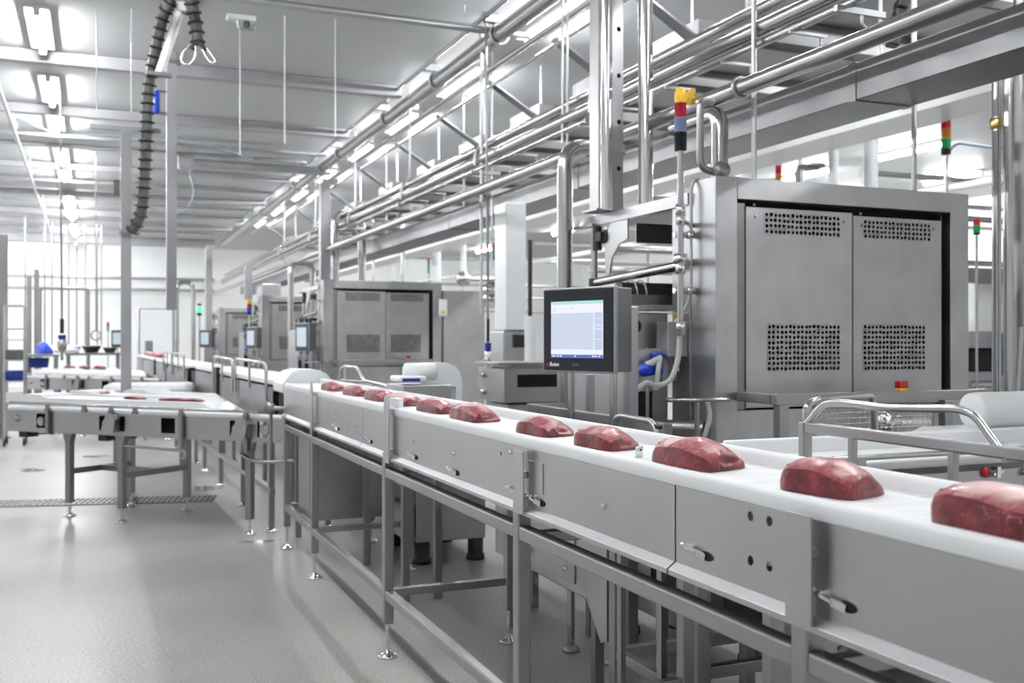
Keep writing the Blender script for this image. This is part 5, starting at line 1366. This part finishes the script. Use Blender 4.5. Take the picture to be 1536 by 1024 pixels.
# gear table between the two machines
c_ = P(757, 553, D=8.0)
t = thing('gear_table', 'steel machine table with a dark slot left of the touch screen', 'machine', (c_.x+.5, c_.y+.3, 0))
m = MB(); z0, z1 = P(757, 604, D=8.0).z, c_.z
x1 = c_.x + 1.5
sl0, sl1 = P(776, 581, Y=c_.y), P(900, 560, Y=c_.y)
m.sheet((x1, c_.y, z0), (c_.x - x1, 0, 0), (0, 0, z1-z0), [], .006, [(x1-sl1.x, x1-sl0.x, sl0.z-z0, sl1.z-z0)])
m.box(c_.x, c_.x+.006, c_.y, c_.y+.6, z0, z1); m.box(c_.x, x1, c_.y+.594, c_.y+.6, z0, z1); m.box(c_.x, x1, c_.y, c_.y+.6, z1-.006, z1); m.build('body', 'steel_panel', t, bev=.003)
m = MB(); m.box(c_.x+.1, x1-.02, c_.y+.12, c_.y+.5, z0+.02, z1-.02); m.build('slot_interior', 'black', t)
m = MB(); m.box(c_.x-.04, c_.x+.55, c_.y+.05, c_.y+.58, z1+.03, z1+.05); m.box(c_.x+.1, c_.x+.5, c_.y+.1, c_.y+.5, z1, z1+.03); m.build('top_tray', 'steel', t, bev=.004)
m = MB(); m.box(c_.x+.05, x1, c_.y+.05, c_.y+.55, .25, z0-.02); m.build('lower_body', 'steel_panel', t, bev=.004)
m = MB()
for x, z in ((c_.x, z1-.06), (c_.x, z1-.20)): m.lathe((x, c_.y+.45, z), [(0, 0), (.03, 0), (.02, .03), (0, .03)], 12, axis=(-1, 0, 0))
m.build('bolt', 'chrome', t)
for x in (c_.x+.1, x1-.1):
    m = MB(); m.box(x-.03, x+.03, c_.y+.3, c_.y+.36, 0, .25); m.build('leg', 'steel_dull', t)
p = P(771, 495, D=9.6); q = P(757, 495, D=9.6); r2 = P(786, 495, D=9.6)
t = thing('white_column', 'broad white column box above the grey machine left of the touch screen', 'column', (p.x, p.y, 0))
m = MB(); m.box(q.x, r2.x+.04, p.y, p.y+.3, p.z, 2.72); m.build('column_box', 'white_paint', t, bev=.01)
m = MB(); m.box(q.x-.02, r2.x+.06, p.y+.02, p.y+.5, .1, p.z); m.build('machine_body', 'steel_panel', t, bev=.02)
m = MB(); s0_ = P(778, 505, D=9.5); m.box(s0_.x, s0_.x+.14, p.y-.02, p.y+.02, s0_.z-.10, s0_.z+.02); m.build('dark_port', 'black', t)
m = MB(); m.box(q.x, r2.x, p.y+.1, p.y+.4, 0, .1); m.build('plinth', 'black', t)
p = P(795, 545, D=9.0)
t = thing('blue_column', 'slim white unit with a blue lower end just left of the touch screen', 'machine', (p.x, p.y, 0))
m = MB(); m.cyl((p.x, p.y, 1.22), (p.x, p.y, 1.62), .05, 12); m.build('body', 'white_paint', t)
m = MB(); m.cyl((p.x, p.y, 1.05), (p.x, p.y, 1.22), .03, 12); m.build('blue_end', 'blue_dark', t)
m = MB(); m.cyl((p.x, p.y, 1.62), (p.x, p.y, 2.3), .02, 10); m.build('dark_rod', 'black', t)
m = MB(); m.cyl((p.x, p.y, 0), (p.x, p.y, 1.05), .025, 10); m.build('stand', 'steel', t)
# chrome dome and its hanging coupling
p = P(740, 440, D=11.1)
t = thing('chrome_dome', 'mirror-bright chrome dome motor below the red and green signal light', 'motor', (p.x, p.y, p.z), )
z = lambda py: P(740, py, D=11.1).z
m = MB(); m.lathe((p.x, p.y, 0), [(0, z(462)), (.09, z(461)), (.13, z(448)), (.13, z(444)), (.10, z(443)), (.10, z(441)), (.14, z(439)), (.145, z(434)), (.11, z(427)), (.05, z(423)), (0, z(422.5))], 24); m.build('dome', 'chrome', t)
m = MB(); m.cyl((p.x-.2, p.y-.35, z(435)), (p.x-.2, p.y-.35, CEIL), .015, 8); m.bar((p.x, p.y, z(440)), (p.x-.2, p.y-.35, z(440)), .05); m.build('carrier', 'steel_dull', t)
p = P(732, 500, D=9.25)
t = thing('hanging_coupling', 'chain hoist line with blue connector and steel bulb in front of the grey side cabinet', 'hoist', p)
z = lambda py: P(732, py, D=9.25).z
m = MB(); m.cyl((p.x, p.y, z(525)), (p.x-.02, p.y, CEIL), .011, 8); m.build('line', 'steel_dull', t)
m = MB(); m.cyl((p.x, p.y, z(512)), (p.x, p.y, z(478)), .014, 10); m.build('coupling', 'black', t)
m = MB(); m.cyl((p.x, p.y, z(526)), (p.x, p.y, z(514)), .03, 10); m.build('connector', 'blue_dark', t)
m = MB(); m.lathe((p.x, p.y, z(550)), [(0, 0), (.03, .01), (.042, .06), (.03, .13), (.01, .16), (0, .16)], 14); m.build('bulb', 'chrome', t)

# =================================================================== FAR BACKGROUND
for i, (px, d, r, y0, lab) in enumerate(((560, 22, .03, 342, 'thin far pipe left of the white back area'), (604, 20.5, .04, 330, 'far upright pipe above the second machine'), (655, 22.8, .10, 342, 'broad pale far column right of the second machine columns'), (695, 20, .055, 330, 'far upright pipe with a round valve'), (590, 24, .02, 345, 'thin far conduit above the second machine'))):
    p = P(px, 400, D=d); pipe('far_upright', lab, [(p.x, p.y, 0), (p.x, p.y, CEIL)], r, 'pipe', 'white_paint' if r > .05 else 'galvanised', 12)
p = P(695, 418, D=19.9)
t = thing('round_valve', 'round steel valve body on the far upright pipe', 'valve', p)
m = MB(); m.ball(p, .15, 14); m.build('body', 'pipe_steel', t); m = MB(); m.cyl(p, p + Vector((.9, 0, 0)), .05, 10); m.build('branch', 'pipe_steel', t)
for i, (z, y) in enumerate(((3.55, 25), (2.9, 25.3), (2.55, 25.2), (2.2, 25.4))):
    pipe('wall_pipe', '%s grey pipe of four crossing the far white area' % ['topmost', 'second', 'third', 'lowest'][i], [(4.9, y, z), (XR-.001, y, z)], .035, mat='galvanised')
for i, (z, px0, px1) in enumerate(((3.35, -200, 330), (3.0, -200, 330))):
    a, b = P(px0, 400, Y=32), P(px1, 400, Y=32)
    pipe('wall_pipe', ['upper', 'lower'][i] + ' thin pipe along the white back wall at left', [(a.x, 33.6, z), (b.x, 33.6, z)], .05, mat='galvanised')
for i, px in enumerate((38, 67, 78, 103, 115, 128, 146, 152)):
    p = P(px, 430, D=24 + .3*i); pipe('hanging_conduit', 'thin grey conduit hanging before the white back wall, %s from the left' % ['first', 'second', 'third', 'fourth', 'fifth', 'sixth', 'seventh', 'eighth'][i], [(p.x, p.y, 1.3), (p.x, p.y, CEIL)], .018, 'conduit', 'steel_dull', 8)
for i, (px, d) in enumerate(((44, 21), (55, 19))):
    p = P(px, 430, D=d); m = MB(); m.box(p.x-.045, p.x+.045, p.y-.045, p.y+.045, 0, 2.75); m.build('square_post', 'steel_dull', None, ['left', 'right'][i] + ' grey post of the pair at the far left before the back wall', 'post')
p, q = P(60, 431, D=23), P(132, 431, D=23)
pipe('frame_pipe', 'thin pipe frame at the far left in front of the white back wall', [(p.x, p.y, 0), (p.x, p.y, p.z), (q.x, p.y, p.z), (q.x, p.y, 0)], .04, fl=.1, mat='steel_dull')
# shelf trolley
p = P(23, 575, D=13.6)
t = thing('shelf_trolley', 'tall wire shelf trolley at the left edge beside the thick grey post', 'trolley', (p.x, p.y, 0))
for sx_ in (-.12, .12):
    for sy_ in (-.2, .2):
        m = MB(); m.cyl((p.x+sx_, p.y+sy_, .06), (p.x+sx_, p.y+sy_, 1.88), .014, 8); m.build('upright', 'galvanised', t)
        m = MB(); m.cyl((p.x+sx_-.015, p.y+sy_, .05), (p.x+sx_+.015, p.y+sy_, .05), .05, 12); m.build('castor', 'black_rubber', t)
for z in (.55, .85, 1.13, 1.4, 1.55, 1.86):
    m = MB(); m.box(p.x-.13, p.x+.13, p.y-.21, p.y+.21, z, z+.02); m.build('shelf', 'galvanised', t)
for i, (z, mat, lab) in enumerate(((.572, 'white_plastic', 'white tray on the lowest shelf of the shelf trolley'), (.872, 'blue_dark', 'dark blue tray on the second shelf of the shelf trolley'), (1.152, 'hose_grey', 'grey tray on the third shelf of the shelf trolley'))):
    m = MB(); m.box(p.x-.11, p.x+.11, p.y-.18, p.y+.18, z, z+.13); m.build('tray', mat, None, lab, 'tray', 'trays on the shelf trolley', bev=.015)
# hanging canister
p = P(93, 515, D=12)
t = thing('hanging_canister', 'silver canister with a dark blue top hanging on a dark cable at left', 'canister', p)
z = lambda py: P(93, py, D=12).z
m = MB(); m.cyl((p.x, p.y, z(497)), (p.x-.02, p.y, CEIL), .013, 8); m.build('cable', 'steel_dull', t)
m = MB(); m.cyl((p.x, p.y, z(500)), (p.x, p.y, z(478)), .025, 10); m.build('swivel', 'black', t)
m = MB(); m.cyl((p.x, p.y, z(509)), (p.x, p.y, z(502)), .045, 14); m.build('blue_top', 'blue_dark', t)
m = MB(); m.lathe((p.x, p.y, z(528)), [(0, 0), (.03, .0), (.055, .05), (.058, .11), (.045, .15), (0, .15)], 16); m.build('body', 'pipe_steel', t)
m = MB(); m.cyl((p.x, p.y, z(540)), (p.x, p.y, z(528)), .016, 8); m.build('nozzle', 'steel_dull', t)
p = P(144, 500, D=16)
t = thing('hanging_hook', 'small steel hook hanging on a thin line right of the silver canister', 'hook', p)
m = MB(); m.cyl((p.x, p.y, P(144, 495, D=16).z), (p.x, p.y, CEIL), .012, 6); m.build('line', 'steel_dull', t)
m = MB(); m.ring((p.x, p.y, P(144, 503, D=16).z), (.3, 1, 0), .075, .014, 16, 6); m.build('ring', 'pipe_steel', t)
# work tables with tubs
def table(lab, px0, px1, py, d, mat='steel_dull'):
    a, b = P(px0, py, D=d), P(px1, py, D=d)
    t = thing('work_table', lab, 'table', ((a.x+b.x)/2, a.y+.35, 0)); y = min(a.y, b.y)
    m = MB(); m.box(a.x, b.x, y, y+.7, a.z-.04, a.z); m.build('table_top', mat, t, bev=.004)
    for x in (a.x+.05, b.x-.05):
        for yy in (y+.05, y+.65):
            m = MB(); m.box(x-.025, x+.025, yy-.025, yy+.025, 0, a.z-.04); m.build('leg', mat, t)
    return a, b, y
a, b, y = table('steel work table at the far left with a blue tub below it', 36, 88, 531, 16)
p = P(58, 542, D=16.35)
m = MB(); m.prism([(p.x-.17, p.y, p.z-.10), (p.x+.13, p.y, p.z-.10), (p.x+.15, p.y, p.z+.06), (p.x-.16, p.y, p.z+.06)], (0, .35, 0)); t_ = m.build('tub', 'blue_dark', None, 'deep blue plastic tub hung under the far left work table', 'tub', bev=.01)
s2_ = P(68, 515, D=16.3); me = steak_mesh(41, .22, .22, .19, .5); me.materials[0] = MATS['blue']; o = bpy.data.objects.new('sack', me); COL.objects.link(o); o.location = (s2_.x, y+.35, a.z+.001); o.rotation_euler = (0, 0, .5); o['label'] = 'bright blue plastic sack on the far left work table'; o['category'] = 'sack'; o['kind'] = 'thing'
m = MB(); m.ball((a.x+.62, y+.3, a.z+.06), .16, 12, 1.2, .9, .35); m.build('sack', 'white_film', None, 'white film heap beside the blue sack on the far left work table', 'film heap')
a, b, y = table('second steel work table at left, behind the silver canister', 98, 182, 529, 17.5)
for i, (dx, r, mat, nm, lab) in enumerate(((.12, .13, 'pipe_steel', 'mixing_bowl', 'steel bowl at the left end of the second work table'), (.42, .16, 'steel_dull', 'mixing_bowl', 'bigger dull steel bowl in the middle of the second work table'), (.72, .12, 'hose_grey', 'bucket', 'dark grey bucket at the right end of the second work table'))):
    m = MB(); m.lathe((a.x+dx, y+.3, a.z), [(0, 0), (r*.6, 0), (r, r*.7), (r*1.05, r*.7), (r*1.0, r*.78), (r*.55, r*.15), (0, r*.1)], 16); m.build(nm, mat, None, lab, 'bowl' if 'bowl' in nm else 'bucket')
# partition and grey cabinets at the back
p, q = P(208, 463, D=24), P(262, 463, D=24)
t = thing('partition_screen', 'pale framed partition panel before the white back wall', 'partition', ((p.x+q.x)/2, p.y, 0))
m = MB(); m.box(p.x+.05, q.x, p.y, p.y+.04, .1, p.z-.05); m.build('panel', 'white_film', t)
m = MB(); m.tube([(p.x, p.y+.02, 0), (p.x, p.y+.02, p.z), (q.x, p.y+.02, p.z), (q.x, p.y+.02, 0)], .035, 8); m.build('frame', 'steel_dull', t)
p, q = P(231, 480, D=24.5), P(259, 530, D=24.5)
m = MB(); m.box(p.x, q.x+.1, p.y, p.y+.6, 0, p.z); m.build('grey_cabinet', 'steel_panel', None, 'plain grey cabinet left of the far machines', 'cabinet', bev=.02)
p, q = P(218, 511, D=23), P(230, 540, D=23)
m = MB(); m.box(p.x, q.x, p.y, p.y+.4, 0, p.z); m.build('dark_cabinet', 'steel_dull', None, 'small dark cabinet before the pale partition panel', 'cabinet', bev=.01)
p, q = P(392, 425, D=22.5), P(424, 440, D=22.5)
m = MB(); m.box(p.x, q.x, p.y, p.y+.8, 2.0, p.z); m.box(p.x, q.x, p.y+.3, p.y+.5, 0, 2.0); m.build('high_cabinet', 'steel_panel', None, 'high grey box showing above the third nearest machine', 'cabinet', bev=.02)

# =================================================================== FLOOR DETAILS
a, b = P(-40, 757, Z=0), P(322, 748, Z=0)
d = (b - a).normalized(); s_ = Vector((-d.y, d.x, 0)); W2 = .17
t = thing('floor_drain', 'long steel grating of a floor drain behind the nearest angled conveyor legs', 'drain', (a+b)/2)
m = MB(); n = int((b-a).length / .045)
for i in range(n):
    c = a + d * (i + .5) * .045 + Vector((0, 0, .004)); m.bar(c - s_*W2, c + s_*W2, .022, .008)
for k in (-1, -.33, .33, 1): m.bar(a + s_*W2*k + Vector((0,0,.004)), b + s_*W2*k + Vector((0,0,.004)), .016, .008)
m.build('grating', 'steel_dull', t)
m = MB(); m.prism([a - s_*W2 + Vector((0,0,.0006)), b - s_*W2 + Vector((0,0,.0006)), b + s_*W2 + Vector((0,0,.0006)), a + s_*W2 + Vector((0,0,.0006))], (0, 0, .001)); m.build('channel', 'black', t)
plain('puddle_red', (.30, .20, .18), .12); plain('puddle', (.20, .19, .17), .10)
def puddle(label, px, py, rx_, ry_, mat):
    p = P(px, py, Z=0); m = MB(); rnd = random.Random(px); n = 28; o = []
    ph = [rnd.uniform(0, 6) for _ in range(4)]
    for k in range(n):
        t_ = 2*PI*k/n; f = 1 + .22*math.sin(2*t_+ph[0]) + .14*math.sin(3*t_+ph[1]) + .10*math.sin(5*t_+ph[2])
        c_, s__ = rx_*f*math.cos(t_), ry_*f*math.sin(t_); o.append((p.x + CY*c_ + SY*s__, p.y - SY*c_ + CY*s__, .0004))
    m.prism(o, (0, 0, .0004)); m.build('puddle', mat, None, label, 'puddle')
puddle('reddish puddle on the floor between the angled conveyors', 143, 684, .16, .12, 'puddle_red')
puddle('faint brownish puddle on the floor at far left', 48, 705, .15, .14, 'puddle_red')
puddle('dark wet patch on the floor beyond the right end of the drain', 310, 732, .13, .16, 'puddle')
puddle('dark wet patch on the floor near the main conveyor end', 385, 812, .13, .05, 'puddle')
